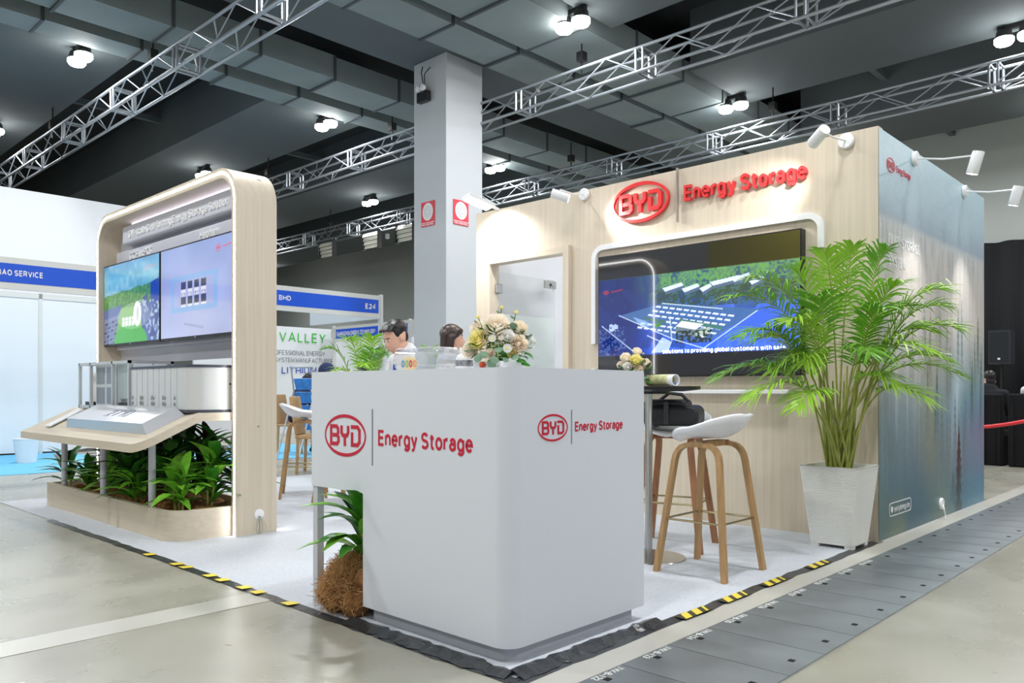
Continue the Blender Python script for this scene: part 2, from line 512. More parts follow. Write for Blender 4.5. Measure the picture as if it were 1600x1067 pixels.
# ---------------------------------------------------------------- a plain grotesque stroke alphabet for signs
def _arc(cx, cy, rx, ry, a0, a1, n=10):
    return [(cx + rx * math.cos(math.radians(a0 + (a1 - a0) * k / n)), cy + ry * math.sin(math.radians(a0 + (a1 - a0) * k / n))) for k in range(n + 1)]
_el = lambda cx, cy, rx, ry: _arc(cx, cy, rx, ry, 90, 450, 18)
_S = _arc(0.32, 0.755, 0.31, 0.245, 28, 270, 9) + _arc(0.32, 0.255, 0.33, 0.255, 88, -150, 9)
_s = [(x * 0.78, y * 0.72) for x, y in _S]
GL = {
 'A': (0.78, [[(0, 0), (0.39, 1), (0.78, 0)], [(0.14, 0.32), (0.64, 0.32)]]),
 'B': (0.66, [[(0.4, 0.52)] + _arc(0.4, 0.26, 0.26, 0.26, 90, -90) + [(0, 0), (0, 1)] + _arc(0.38, 0.76, 0.22, 0.24, 90, -90) + [(0, 0.52)]]),
 'C': (0.76, [_arc(0.4, 0.5, 0.4, 0.5, 48, 312, 16)]),
 'D': (0.72, [[(0, 0.5), (0, 1)] + _arc(0.3, 0.5, 0.42, 0.5, 90, -90, 14) + [(0, 0), (0, 0.5)]]),
 'E': (0.58, [[(0.58, 1), (0, 1), (0, 0), (0.58, 0)], [(0, 0.52), (0.53, 0.52)]]),
 'F': (0.55, [[(0.55, 1), (0, 1), (0, 0)], [(0, 0.5), (0.48, 0.5)]]),
 'G': (0.80, [_arc(0.4, 0.5, 0.4, 0.5, 48, 335, 16) + [(0.79, 0.45), (0.46, 0.45)]]),
 'H': (0.68, [[(0, 0), (0, 1)], [(0.68, 0), (0.68, 1)], [(0, 0.5), (0.68, 0.5)]]),
 'I': (0.0, [[(0, 0), (0, 1)]]),
 'K': (0.66, [[(0, 0), (0, 1)], [(0.62, 1), (0.03, 0.4)], [(0.22, 0.58), (0.66, 0)]]),
 'L': (0.52, [[(0, 1), (0, 0), (0.52, 0)]]),
 'M': (0.84, [[(0, 0), (0, 1), (0.42, 0.1), (0.84, 1), (0.84, 0)]]),
 'N': (0.68, [[(0, 0), (0, 1), (0.68, 0), (0.68, 1)]]),
 'O': (0.80, [_el(0.4, 0.5, 0.4, 0.5)]),
 'P': (0.62, [[(0, 0), (0, 1)] + _arc(0.36, 0.73, 0.26, 0.27, 90, -90) + [(0, 0.46)]]),
 'R': (0.66, [[(0, 0), (0, 1)] + _arc(0.36, 0.74, 0.27, 0.26, 90, -90) + [(0, 0.48)], [(0.32, 0.48), (0.66, 0)]]),
 'S': (0.65, [_S]),
 'T': (0.70, [[(0, 1), (0.70, 1)], [(0.35, 1), (0.35, 0)]]),
 'U': (0.66, [[(0, 1)] + _arc(0.33, 0.32, 0.33, 0.32, 180, 360) + [(0.66, 1)]]),
 'V': (0.74, [[(0, 1), (0.37, 0), (0.74, 1)]]),
 'W': (1.04, [[(0, 1), (0.26, 0), (0.52, 1), (0.78, 0), (1.04, 1)]]),
 'Y': (0.72, [[(0, 1), (0.36, 0.45), (0.72, 1)], [(0.36, 0.45), (0.36, 0)]]),
 'Z': (0.62, [[(0, 1), (0.62, 1), (0, 0), (0.62, 0)]]),
 '0': (0.56, [_el(0.28, 0.5, 0.28, 0.5)]), '1': (0.26, [[(0, 0.78), (0.26, 1), (0.26, 0)]]),
 '2': (0.56, [_arc(0.28, 0.72, 0.27, 0.28, 170, -35, 9) + [(0, 0), (0.57, 0)]]),
 '4': (0.6, [[(0.45, 0), (0.45, 1), (0, 0.3), (0.62, 0.3)]]), '7': (0.54, [[(0, 1), (0.54, 1), (0.18, 0)]]),
 'a': (0.54, [[(0.04, 0.56)] + _arc(0.28, 0.50, 0.24, 0.22, 125, 0, 6) + [(0.52, 0)], _el(0.25, 0.21, 0.25, 0.21)]),
 'b': (0.56, [[(0, 0), (0, 1)], _el(0.28, 0.36, 0.28, 0.36)]),
 'c': (0.54, [_arc(0.29, 0.36, 0.29, 0.36, 48, 312, 14)]),
 'd': (0.56, [_el(0.28, 0.36, 0.28, 0.36), [(0.56, 0), (0.56, 1)]]),
 'e': (0.58, [[(0.02, 0.38), (0.58, 0.38)] + _arc(0.29, 0.36, 0.29, 0.36, 20, 318, 14)]),
 'f': (0.36, [[(0.16, 0)] + _arc(0.34, 0.82, 0.18, 0.18, 180, 85, 6), [(0, 0.7), (0.36, 0.7)]]),
 'g': (0.56, [_el(0.28, 0.36, 0.28, 0.36), [(0.56, 0.72)] + _arc(0.28, -0.05, 0.28, 0.22, 0, -150, 8)]),
 'h': (0.52, [[(0, 0), (0, 1)], _arc(0.26, 0.44, 0.26, 0.28, 180, 0, 8) + [(0.52, 0)]]),
 'i': (0.0, [[(0, 0), (0, 0.72)], [(0, 0.94), (0, 1.0)]]), 'l': (0.0, [[(0, 0), (0, 1)]]),
 'm': (0.84, [[(0, 0), (0, 0.72)], _arc(0.21, 0.46, 0.21, 0.26, 180, 0, 8) + [(0.42, 0)], _arc(0.63, 0.46, 0.21, 0.26, 180, 0, 8) + [(0.84, 0)]]),
 'n': (0.52, [[(0, 0), (0, 0.72)], _arc(0.26, 0.44, 0.26, 0.28, 180, 0, 8) + [(0.52, 0)]]),
 'o': (0.58, [_el(0.29, 0.36, 0.29, 0.36)]),
 'p': (0.56, [[(0, -0.27), (0, 0.72)], _el(0.28, 0.36, 0.28, 0.36)]),
 'r': (0.32, [[(0, 0), (0, 0.72)], _arc(0.28, 0.40, 0.28, 0.31, 180, 78, 6)]),
 's': (0.50, [_s]),
 't': (0.36, [[(0.15, 0.95)] + _arc(0.32, 0.17, 0.17, 0.17, 180, 290, 6), [(0, 0.72), (0.36, 0.72)]]),
 'u': (0.52, [[(0, 0.72)] + _arc(0.26, 0.28, 0.26, 0.28, 180, 360, 8) + [(0.52, 0.72)], [(0.52, 0), (0.52, 0.3)]]),
 'v': (0.54, [[(0, 0.72), (0.27, 0), (0.54, 0.72)]]),
 'w': (0.84, [[(0, 0.72), (0.21, 0), (0.42, 0.72), (0.63, 0), (0.84, 0.72)]]),
 'x': (0.52, [[(0, 0.72), (0.52, 0)], [(0, 0), (0.52, 0.72)]]),
 'y': (0.56, [[(0, 0.72), (0.29, 0.02)], [(0.56, 0.72), (0.24, -0.18), (0.04, -0.27)]]),
 '-': (0.26, [[(0, 0.38), (0.26, 0.38)]]), '.': (0.0, [[(0, 0), (0, 0.02)]]), ' ': (0.16, []),
}
def stroke(b, pts, wd, depth):
    """one mitred ribbon with thickness along a polyline"""
    P_ = [Vector((x, y)) for x, y in pts]
    P_ = [p for i, p in enumerate(P_) if i == 0 or (p - P_[i - 1]).length > 1e-6]
    closed = (P_[0] - P_[-1]).length < 1e-6
    if closed:
        P_ = P_[:-1]
    n = len(P_)
    L, R_ = [], []
    for i, p in enumerate(P_):
        a = (p - P_[i - 1]) if (i > 0 or closed) else (P_[1] - p)
        c = (P_[(i + 1) % n] - p) if (i < n - 1 or closed) else a
        a, c = a.normalized(), c.normalized()
        na, nc = Vector((-a.y, a.x)), Vector((-c.y, c.x))
        m = na + nc
        if m.length < 0.2:
            m = na
        m.normalize()
        k = min(1.0 / max(m.dot(na), 0.35), 2.2) * wd / 2
        e = Vector((0, 0))
        if not closed and i == 0:
            e = -a * wd * 0.0
        L.append(p + m * k); R_.append(p - m * k)
    V = [[b.bm.verts.new((q.x, q.y, z)) for q in S_] for S_ in (L, R_) for z in (-depth, depth)]
    for i in range(n if closed else n - 1):
        j = (i + 1) % n
        for A_, B_ in ((V[1], V[3]), (V[2], V[0]), (V[0], V[1]), (V[3], V[2])):
            b.bm.faces.new((A_[i], A_[j], B_[j], B_[i]))
    if not closed:
        for i in (0, n - 1):
            b.bm.faces.new((V[0][i], V[1][i], V[3][i], V[2][i]))

def sign_mesh(s, cap, depth=0.001, weight=0.19, track=0.17, align='LEFT', width=None):
    """lettering from strokes; cap is the capital height, origin on the middle of the capitals"""
    b = MB()
    x = 0.0
    h = weight / 2
    j = 0
    for ch in s:
        w_, segs = GL[ch]
        for seg in segs:
            j += 1
            stroke(b, [((x + h + px) * cap, (h + py * (1 - weight) - 0.5) * cap) for px, py in seg], weight * cap, depth * (1 + 0.03 * (j % 5)))
        x += w_ + weight + (track if ch != ' ' else 0.0)
    me = b.mesh('lettering')
    tot = (x - track) * cap
    f = width / tot if width else 1.0
    if f != 1.0:
        me.transform(Matrix.Diagonal((f, 1, 1, 1)))
        tot *= f
    if align == 'RIGHT':
        me.transform(Matrix.Translation((-tot, 0, 0)))
    elif align == 'CENTER':
        me.transform(Matrix.Translation((-tot / 2, 0, 0)))
    return me
def sign(name, s, cap, mat, parent, face, pos, depth=0.001, weight=0.19, align='LEFT', width=None, track=0.17):
    me = sign_mesh(s, cap, depth, weight, track, align, width)
    me.transform(Matrix.Translation(Vector(pos) - wloc(parent)) @ face)
    return link(name, me, mat, parent)

# ---------------------------------------------------------------- the oval emblem, built from strokes
def emblem(parent, face, pos, width, depth, mat, side=None):
    """oval ring and three squared letters; pos is the centre of the oval"""
    T = Matrix.Translation(Vector(pos) - (wloc(parent) if parent else Vector())) @ face
    W = width / 2.0
    H = W * 0.60
    b = MB()
    n = 56
    o = [(W * math.cos(2 * PI * k / n), H * math.sin(2 * PI * k / n)) for k in range(n)]
    i = [((W - 0.055 * W) * math.cos(2 * PI * k / n), (H - 0.095 * W) * math.sin(2 * PI * k / n)) for k in range(n)]
    b.loop_strip(o, i, -depth, depth, 'z', True)
    me = b.mesh('emblem_ring', 30)
    me.transform(T)
    link('emblem_ring', me, mat, parent)
    u = W / 100.0
    t = 11 * u                                      # stroke
    def strokes(segs, bars):
        b = MB()
        for k, seg in enumerate(segs):
            stroke(b, seg, t, depth * (1 + 0.05 * k))
        return b
    S = lambda pts: [(x * u, y * u) for x, y in pts]
    letters = (
        [S([(-68, 3), (-68, -25), (-38, -25), (-31, -18), (-31, -7), (-37, 0), (-60, 0)]), S([(-68, 3), (-68, 25), (-40, 25), (-33, 18), (-33, 7), (-38, 0)])],
        [S([(-16, 28), (-16, 8), (-10, 0), (10, 0), (16, 8), (16, 28)]), S([(0, 0), (0, -30)])],
        [S([(35, 10), (35, -25), (61, -25), (70, -16), (70, 16), (61, 25), (30, 25)])])
    for L in letters:
        me = strokes(L, None).mesh('emblem_letter')
        me.transform(T)
        link('emblem_letter', me, mat, parent)

def logo(parent, face, pos, oval_w, tsize, gap, depth, mat, bar_mat, total=None):
    """oval emblem, thin divider, two words; pos is the centre of the oval"""
    emblem(parent, face, pos, oval_w, depth, mat)
    R = face.to_3x3() @ Vector((1, 0, 0))
    p = Vector(pos)
    d = p + R * (oval_w / 2 + gap)
    b = MB()
    h = oval_w * 0.385
    b.box(-oval_w * 0.008, oval_w * 0.008, -h, h, -depth, depth)
    me = b.mesh('divider')
    me.transform(Matrix.Translation(d - wloc(parent)) @ face)
    link('divider', me, bar_mat, parent)
    me = sign_mesh('Energy Storage', tsize, depth, 0.18, 0.13, 'LEFT', total)
    me.transform(Matrix.Translation(d + R * gap * 0.9 - wloc(parent)) @ face)
    link('lettering', me, mat, parent)
# ---------------------------------------------------------------- floor
def concrete():
    m = bpy.data.materials.new('polished_concrete')
    m.use_nodes = True
    nt = m.node_tree
    N, L = nt.nodes, nt.links
    b = N['Principled BSDF']
    tc = N.new('ShaderNodeTexCoord')
    def noise(scale, detail, stretch=None, rough=0.6):
        mp = N.new('ShaderNodeMapping')
        L.new(tc.outputs['Object'], mp.inputs['Vector'])
        if stretch:
            mp.inputs['Scale'].default_value = stretch
        n = N.new('ShaderNodeTexNoise')
        n.inputs['Scale'].default_value = scale
        n.inputs['Detail'].default_value = detail
        n.inputs['Roughness'].default_value = rough
        L.new(mp.outputs[0], n.inputs['Vector'])
        return n
    n1, n2, n3 = noise(0.5, 4, None, 0.45), noise(1.8, 5, (1, 1.25, 1), 0.5), noise(30, 4)
    r1 = N.new('ShaderNodeValToRGB')
    e = r1.color_ramp.elements
    e[0].position, e[0].color = 0.15, srgb(124, 120, 100)
    e[1].position, e[1].color = 0.85, srgb(178, 176, 165)
    L.new(n1.outputs['Fac'], r1.inputs[0])
    r2 = N.new('ShaderNodeValToRGB')
    e = r2.color_ramp.elements
    e[0].position, e[0].color = 0.12, srgb(128, 124, 108)
    e[1].position, e[1].color = 0.88, srgb(192, 191, 182)
    L.new(n2.outputs['Fac'], r2.inputs[0])
    mx = N.new('ShaderNodeMix')
    mx.data_type = 'RGBA'
    mx.inputs['Factor'].default_value = 0.45
    L.new(r1.outputs[0], mx.inputs['A'])
    L.new(r2.outputs[0], mx.inputs['B'])
    L.new(mx.outputs['Result'], b.inputs['Base Color'])
    mr = N.new('ShaderNodeMapRange')
    mr.inputs['To Min'].default_value = 0.2
    mr.inputs['To Max'].default_value = 0.36
    L.new(n2.outputs['Fac'], mr.inputs[0])
    L.new(mr.outputs[0], b.inputs['Roughness'])
    bp = N.new('ShaderNodeBump')
    bp.inputs['Strength'].default_value = 0.05
    bp.inputs['Distance'].default_value = 0.01
    L.new(n3.outputs['Fac'], bp.inputs['Height'])
    L.new(bp.outputs[0], b.inputs['Normal'])
    return m
M_conc = concrete()
M_band = pbr('pale_concrete_band', srgb(190, 188, 179), 0.3, var=0.05, scale=5, rvar=0.05)
M_carpet = pbr('grey_carpet', srgb(202, 206, 213), 0.95, var=0.1, scale=60, bump=0.3, bscale=400)
M_plate = pbr('steel_cover_plate', srgb(132, 139, 143), 0.38, 0.3, var=0.35, scale=2.2, rvar=0.15)
M_seam = pbr('pale_seam', srgb(178, 176, 166), 0.7)
M_stencil = pbr('stencil_white', srgb(225, 225, 220), 0.7)
M_tape = pbr('black_tape', srgb(58, 62, 66), 0.3, var=0.5, scale=14, bump=0.4)
M_haz = pbr('hazard_yellow', srgb(232, 208, 70), 0.5)
M_hazb = pbr('hazard_black', srgb(62, 58, 40), 0.5)

b = MB(); b.box(-14, 18, -14, 34, -0.1, 0)
floor = struct(b.build('floor', M_conc))
# pale repaired bands in the concrete
for nm, (x0, x1, y0, y1) in enumerate(((-8, 1.96, 3.42, 3.62), (-8, 14, 1.70, 1.835), (-8, 1.0, 4.9, 5.02))):
    b = MB(); b.box(x0, x1, y0, y1, 0, 0.002)
    b.build('concrete_band', M_band, floor)
# run of steel cover plates with bolt holes and stencilled numbers
pb = MB(); pb.box(-0.152, 0.152, -0.245, 0.245, 0, 0.006)
plate_me = pb.mesh('floor_plate'); plate_me.materials.append(M_plate)
hb = MB(); hb.box(-0.013, 0.013, -0.011, 0.011, 0, 0.0015)
hole_me = hb.mesh('bolt_hole'); hole_me.materials.append(M_hole)
b = MB(); b.box(-8, 17.5, 1.198, 1.692, 0, 0.003)
b.build('plate_channel', M_seam, floor)
for k in range(-12, 46):
    x = 2.351 + 0.308 * k + 0.154
    p = inst('floor_plate', plate_me, floor, (x, 1.445, 0.002))
    for y in (0.19, -0.185):
        inst('bolt_hole', hole_me, p, (0.0, y, 0.006))
    if -2 <= k <= 7:
        t = text_mesh('1W-B-%d' % (123 + k), 0.04, 0.0006, 0.0004)
        t.transform(Matrix(((-1, 0, 0, 0.13), (0, -1, 0, 0.222), (0, 0, 1, 0.0068), (0, 0, 0, 1))))
        link('stencil', t, M_stencil, p)
# exhibition carpet of the stand
b = MB(); b.box(1.975, 8.02, 1.865, 8.15, 0, 0.006)
carpet = tag(b.build('stand_carpet', M_carpet), 'light grey carpet laid under the whole exhibition stand', 'carpet')
# black edging tape with hazard patches
def tape(name, pts, wd, label):
    t = thing(name, label, 'tape', (*pts[0], 0.0))
    b = MB()
    random.seed(len(label))
    L, Rr = [], []
    for i, (x, y) in enumerate(pts):
        nx, ny = (0, 1) if abs(pts[-1][0] - pts[0][0]) > abs(pts[-1][1] - pts[0][1]) else (1, 0)
        j = random.uniform(-0.008, 0.008)
        L.append(b.bm.verts.new((x + nx * (wd / 2 + j), y + ny * (wd / 2 + j), 0.0085)))
        Rr.append(b.bm.verts.new((x - nx * (wd / 2 - j), y - ny * (wd / 2 - j), 0.002)))
    for i in range(len(pts) - 1):
        b.bm.faces.new((L[i], L[i + 1], Rr[i + 1], Rr[i]))
    b.build('tape_strip', M_tape, t)
    return t
tp = tape('edging_tape', [(1.95 + 0.1 * k, 1.848) for k in range(36)], 0.055, 'black tape with striped hazard patches along carpet edge beside the steel plates')
for x0, x1 in ((3.0, 3.24), (3.37, 3.61), (3.79, 4.03), (4.34, 4.60)):
    b = MB(); b.box(x0, x1, 1.815, 1.872, 0.009, 0.0105)
    pch = b.build('hazard_patch', M_hazb, tp)
    for k in range(3):
        xa = x0 + (x1 - x0) * (0.02 + 0.36 * k)
        xb = min(xa + 0.05, x1 - 0.045)
        b = MB(); b.prism([(xa, 1.815), (xb, 1.815), (min(xb + 0.045, x1), 1.872), (min(xa + 0.045, x1), 1.872)], 0.0106, 0.0114)
        b.build('hazard_stripe', M_haz, pch)
tp = tape('edging_tape', [(1.962, 1.85 + 0.1 * k) for k in range(50)], 0.045, 'black tape with yellow patches along carpet edge left of the counter')
for y in (4.88, 4.50, 4.38, 4.09, 3.95, 3.72, 3.585, 3.29):
    b = MB(); b.prism([(1.935, y - 0.03), (1.99, y - 0.045), (1.99, y + 0.02), (1.935, y + 0.035)], 0.0095, 0.0108)
    b.build('hazard_stripe', M_haz, tp)
# loose crumpled tape around the counter's foot
b = MB()
random.seed(3)
for side in range(2):
    prev = None
    for k in range(26):
        s = k / 25.0
        if side == 0:
            c = Vector((2.0, 1.9 + s * 0.95, 0)); nn = Vector((1, 0, 0))
        else:
            c = Vector((2.0 + s * 0.9, 1.90, 0)); nn = Vector((0, 1, 0))
        wv = 0.045 + random.uniform(-0.012, 0.02)
        ring = [b.bm.verts.new(c - nn * wv + Vector((0, 0, 0.006))), b.bm.verts.new(c + Vector((0, 0, 0.014 + random.uniform(0, 0.014)))), b.bm.verts.new(c + nn * (wv * 0.8) + Vector((0, 0, 0.008)))]
        if prev:
            for a in range(2):
                b.bm.faces.new((prev[a], ring[a], ring[a + 1], prev[a + 1]))
        prev = ring
tag(b.build('crumpled_tape', pbr('crumpled_black_tape', srgb(40, 43, 46), 0.22, bump=0.5, scale=30)), 'crumpled shiny black tape around the foot of the white counter', 'tape')

# ---------------------------------------------------------------- hall shell
b = MB(); b.box(18.0, 18.3, -14, 34, 0, 7.0)
struct(b.build('wall_far', M_hall))
b = MB(); b.box(-14, 18.3, 33.7, 34, 0, 7.0)
struct(b.build('wall_end', M_hall))
b = MB(); b.box(-14, 18.3, -6, 34, 6.55, 6.8)
ceil = struct(b.build('ceiling', M_ceil))
for x0 in (-1.1, 2.65, 6.5, 10.2, 14.0):
    for y0, y1 in ((-6, 6.1), (11.38, 34)):
        b = MB(); b.box(x0, x0 + 1.78, y0, y1, 5.65, 6.55)
        b.build('ceiling_beam', M_soffit, ceil)
b = MB(); b.box(-14, 18, 7.98, 9.1, 5.69, 6.55)
b.build('ceiling_beam', M_soffit, ceil)
b = MB(); b.box(-14, 18, 12.5, 12.62, 6.2, 6.3); b.box(-14, 18, 15.6, 15.7, 6.2, 6.3); b.box(-14, 18, 4.6, 4.7, 6.2, 6.3)
b.build('ceiling_pipe', M_soffit, ceil)
# insulated ducts in lengths, with flanges between the lengths
for di, (y0, y1, z) in enumerate(((9.86, 10.5, 5.52), (10.84, 11.3, 5.52), (7.3, 7.92, 5.52), (6.2, 7.14, 5.52))):
    d = thing('air_duct', ('grey insulated air duct nearest the big pillar on its far side', 'grey insulated air duct outermost on the far side of the pillar',
                           'grey insulated air duct nearest the big pillar on its near side', 'wide grey insulated air duct outermost on the near side')[di], 'duct', (-4, y0, z), 0, 'air ducts under the hall ceiling')
    sb = MB(); sb.box(0.015, 1.165, 0, y1 - y0, 0, 0.34)
    sm = sb.mesh('duct_length'); sm.materials.append(M_duct)
    fb = MB(); fb.box(-0.018, 0.018, -0.02, y1 - y0 + 0.02, -0.012, 0.36)
    fm = fb.mesh('duct_flange'); fm.materials.append(pbr('duct_flange', srgb(70, 78, 82), 0.7))
    for k in range(18):
        inst('duct_length', sm, d, (1.18 * k, 0, 0.012 * ((k * 7 + di) % 3)))
        inst('duct_flange', fm, d, (1.18 * k + 1.18, 0, 0))

# pillar with hose reel signs
pil = thing('wall_pillar', 'tall grey square pillar rising to the dark ceiling', 'pillar', (7.35, 8.24, 0))
pil['kind'] = 'structure'
b = MB(); b.box(7.35, 8.05, 8.24, 8.94, 0, 5.69)
b.build('pillar_shaft', M_pillar, pil, bevel=0.01)
for face, pos, lab in ((FACE_X, (7.34, 8.62, 3.5), 'left'), (FACE_Y, (7.62, 8.23, 3.5), 'right')):
    s = thing('hose_reel_sign', 'red square fire hose reel sign on the pillar\'s %s face' % lab, 'sign', pos, 0, 'fire hose reel signs')
    def flat(fn, nm, mt, off):
        b = MB(); fn(b)
        me = b.mesh(nm); me.transform(Matrix.Translation((face.to_3x3() @ Vector((0, 0, off)))) @ face)
        return link(nm, me, mt, s)
    flat(lambda b: b.box(-0.145, 0.145, -0.18, 0.17, -0.004, 0.0), 'sign_board', pbr('sign_scarlet', srgb(222, 48, 66), 0.4), 0)
    flat(lambda b: b.prism([(0.112 * math.cos(a * PI / 16), 0.025 + 0.125 * math.sin(a * PI / 16)) for a in range(32)], 0, 0.002), 'reel_disc', M_matte, 0.001)
    for r in (0.085, 0.06, 0.035):
        o_ = [(r * math.cos(a * PI / 14), 0.025 + r * math.sin(a * PI / 14)) for a in range(28)]
        i_ = [((r - 0.008) * math.cos(a * PI / 14), 0.025 + (r - 0.008) * math.sin(a * PI / 14)) for a in range(28)]
        flat(lambda b: b.loop_strip(o_, i_, 0.003, 0.004, 'z', True), 'reel_ring', pbr('ring_grey', srgb(190, 190, 195), 0.5), 0.001)
    flat(lambda b: b.box(-0.145, 0.145, -0.132, -0.124, 0, 0.002), 'white_rule', M_matte, 0.001)
    t = sign_mesh('FIRE HOSE REEL', 0.026, 0.0008, 0.18, 0.15, 'CENTER', 0.26)
    t.transform(Matrix.Translation(face.to_3x3() @ Vector((0, -0.155, 0.002))) @ face)
    link('lettering', t, M_matte, s)
el = thing('emergency_light', 'black twin-head emergency light hung high on the pillar', 'lamp', (7.33, 8.66, 5.2))
b = MB(); b.box(-0.07, 0.0, -0.11, 0.11, -0.12, 0.02); b.build('housing', M_black, el, local=True)
for y in (-0.05, 0.05):
    b = MB(); b.lathe([(0.02, 0), (0.045, 0.03), (0.045, 0.06), (0.035, 0.065)], (-0.05, y, 0.06), 14, Matrix.Rotation(-PI / 2, 3, 'Y'))
    b.build('lamp_head', M_gloss, el, 40, local=True)
b = MB(); b.tube([(-0.01, 0, 0.0), (-0.05, 0.03, 0.3), (-0.01, 0.05, 0.4)], 0.008, 6); b.tube([(-0.01, 0, 0.0), (-0.07, -0.06, 0.25), (-0.01, -0.12, 0.35)], 0.008, 6)
b.build('cable', M_black, el, local=True)

# lattice trusses hung along the hall
def truss(x, z, y0, y1, label):
    t = thing('lattice_truss', label, 'truss', (x, y0, z), 0, 'aluminium lattice trusses under the ceiling')
    h = 0.145
    L = y1 - y0
    for sx in (-1, 1):
        for sz in (-1, 1):
            b = MB(); b.tube([(sx * h, 0, sz * h), (sx * h, L, sz * h)], 0.02, 8)
            b.build('chord', M_truss, t, 40, local=True)
    def bar(p, q, r=0.009):
        b = MB(); b.tube([p, q], r, 6)
        me = b.mesh('brace', 40); me.materials.append(M_truss)
        return me
    sA, sB = bar((0, 0, -h), (0, 0.5, h)), bar((0, 0, h), (0, 0.5, -h))
    tA = bar((-h, 0, 0), (h, 0.5, 0))
    vb, hbz = bar((0, 0, -h), (0, 0, h), 0.016), bar((-h, 0, 0), (h, 0, 0), 0.016)
    n = int(L / 0.5)
    for k in range(n):
        for sx in (-1, 1):
            inst('brace', sA if k % 2 == 0 else sB, t, (sx * h, k * 0.5, 0))
        inst('brace', tA, t, (0, k * 0.5, h)) if k % 2 == 0 else inst('brace', tA, t, (0, k * 0.5, -h))
        if k % 4 == 0:
            for dy in (-0.05, 0.05):
                for sx in (-1, 1):
                    inst('end_post', vb, t, (sx * h, k * 0.5 + dy, 0))
                for sz in (-1, 1):
                    inst('end_rail', hbz, t, (0, k * 0.5 + dy, sz * h))
    for k in range(2, n, 8):
        b = MB(); b.tube([(0, k * 0.5, h), (0, k * 0.5, 0.66 if True else 0)], 0.012, 6); b.box(-0.05, 0.05, k * 0.5 - 0.05, k * 0.5 + 0.05, 0.3, 0.42)
        b.build('hanger', M_black, t, local=True)
    return t
truss(4.27, 5.0, 5.5, 22.5, 'bright aluminium lattice truss crossing the upper left above the left display')
truss(8.17, 5.0, 1.5, 22.5, 'middle aluminium lattice truss passing behind the grey pillar')
truss(11.62, 5.0, 0.5, 25.5, 'farthest aluminium lattice truss above the wooden wall')

# twin round high-bay lamps, one builder for fixture and light; the grid goes on behind the camera
def lamp(x, y, label, seen):
    t = thing('ceiling_lamp', label, 'lamp', (x, y, 5.46), 0, 'twin round high-bay lamps')
    for dy in (-0.13, 0.13):
        b = MB(); b.lathe([(0.05, 0.16), (0.09, 0.12), (0.10, 0.04), (0.10, 0.02)], (0, dy, 0), 20)
        hd = b.build('lamp_head', M_black, t, 40, local=True)
        b = MB(); b.lathe([(0.112, 0.03), (0.112, -0.015), (0.09, -0.045), (0.0, -0.055)], (0, dy, 0), 20)
        b.build('lamp_lens', M_lamp, hd, 60, local=True)
    b = MB(); b.box(-0.03, 0.03, -0.2, 0.2, 0.13, 0.19)
    b.build('bracket', M_black, t, local=True)
    l = bpy.data.lights.new('ceiling_lamp_light', 'AREA')
    l.shape = 'DISK'
    l.size = 0.5
    l.energy = LAMP_POWER
    l.color = (0.96, 0.985, 1.0)
    lo = bpy.data.objects.new('ceiling_lamp_light', l)
    COL.objects.link(lo)
    lo.location = (0, 0, -0.06)
    lo.parent = t
LN = {(3.75, 11.6): 'twin ceiling lamp at upper left beside the first truss', (7.55, 11.5): 'twin ceiling lamp left of the pillar, above the display arch',
      (11.4, 15.5): 'small far twin ceiling lamp low between arch and pillar', (11.4, 11.3): 'twin ceiling lamp just right of the pillar',
      (7.55, 6.15): 'large twin ceiling lamp at top centre, nearest to the viewer', (11.5, 6.1): 'twin ceiling lamp above the end of the red lettering',
      (11.7, 2.3): 'twin ceiling lamp at the upper right edge', (7.55, 16.0): 'twin ceiling lamp peeking over the top of the display arch', (3.8, 16.0): 'twin ceiling lamp half hidden at the far left edge'}
for (x, y), lb in LN.items():
    lamp(x, y, lb, True)
for x, y in ((3.75, 6.1), (3.75, 1.5), (0.0, 6.1), (0.0, 1.5), (0.0, 11.6), (-3.7, 6.1), (-3.7, 1.5), (7.55, 1.6), (3.75, -2.8), (7.55, -2.8), (15.2, 2.3), (15.2, 6.1), (15.2, 11.4), (15.2, 17.2), (11.0, 20.6), (15.2, 27.0), (11.5, -2.3), (15.2, -2.3), (7.55, -7.0)):  # unseen; the later ones are added to brighten the far wall and mural
    lamp(x, y, 'twin round high-bay lamp added out of view to light the hall', False)
# small ceiling fittings
for (x, y, z, lb) in ((9.1, 8.05, 5.6, 'small white dome camera under the duct right of the pillar'), (14.6, 19.0, 5.55, 'small white round detector far behind the display arch')):
    t = thing('dome_camera', lb, 'camera', (x, y, z))
    b = MB(); b.lathe([(0.06, 0.1), (0.07, 0.05), (0.05, 0.02)], (0, 0, 0), 14); b.build('mount', M_gloss, t, 40, local=True)
    b = MB(); b.ell((0, 0, 0), 0.07, 0.07, 0.06); b.build('dome', M_gloss, t, 60, local=True)
for k, y in enumerate((13.4, 14.4, 15.7, 17.6)):
    t = thing('hanging_louvre', 'pale louvred panel hung under the far truss, %s from the pillar' % ('nearest', 'second', 'third', 'farthest')[k], 'panel', (11.6, y, 4.8), 0, 'louvred panels under the far truss')
    for j in range(4):
        b = MB(); b.bar((-0.05 + 0.02 * j, -0.3, -0.09 * j - 0.05), (-0.05 + 0.02 * j, 0.3, -0.09 * j - 0.05), 0.012, 0.085, (0.3, 0, 1))
        b.build('slat', pbr('louvre_cream', srgb(205, 203, 190), 0.6), t, local=True)
    for sy in (-0.31, 0.31):
        b = MB(); b.box(-0.07, 0.05, sy - 0.01, sy + 0.01, -0.4, 0.02); b.build('side_plate', M_black, t, local=True)

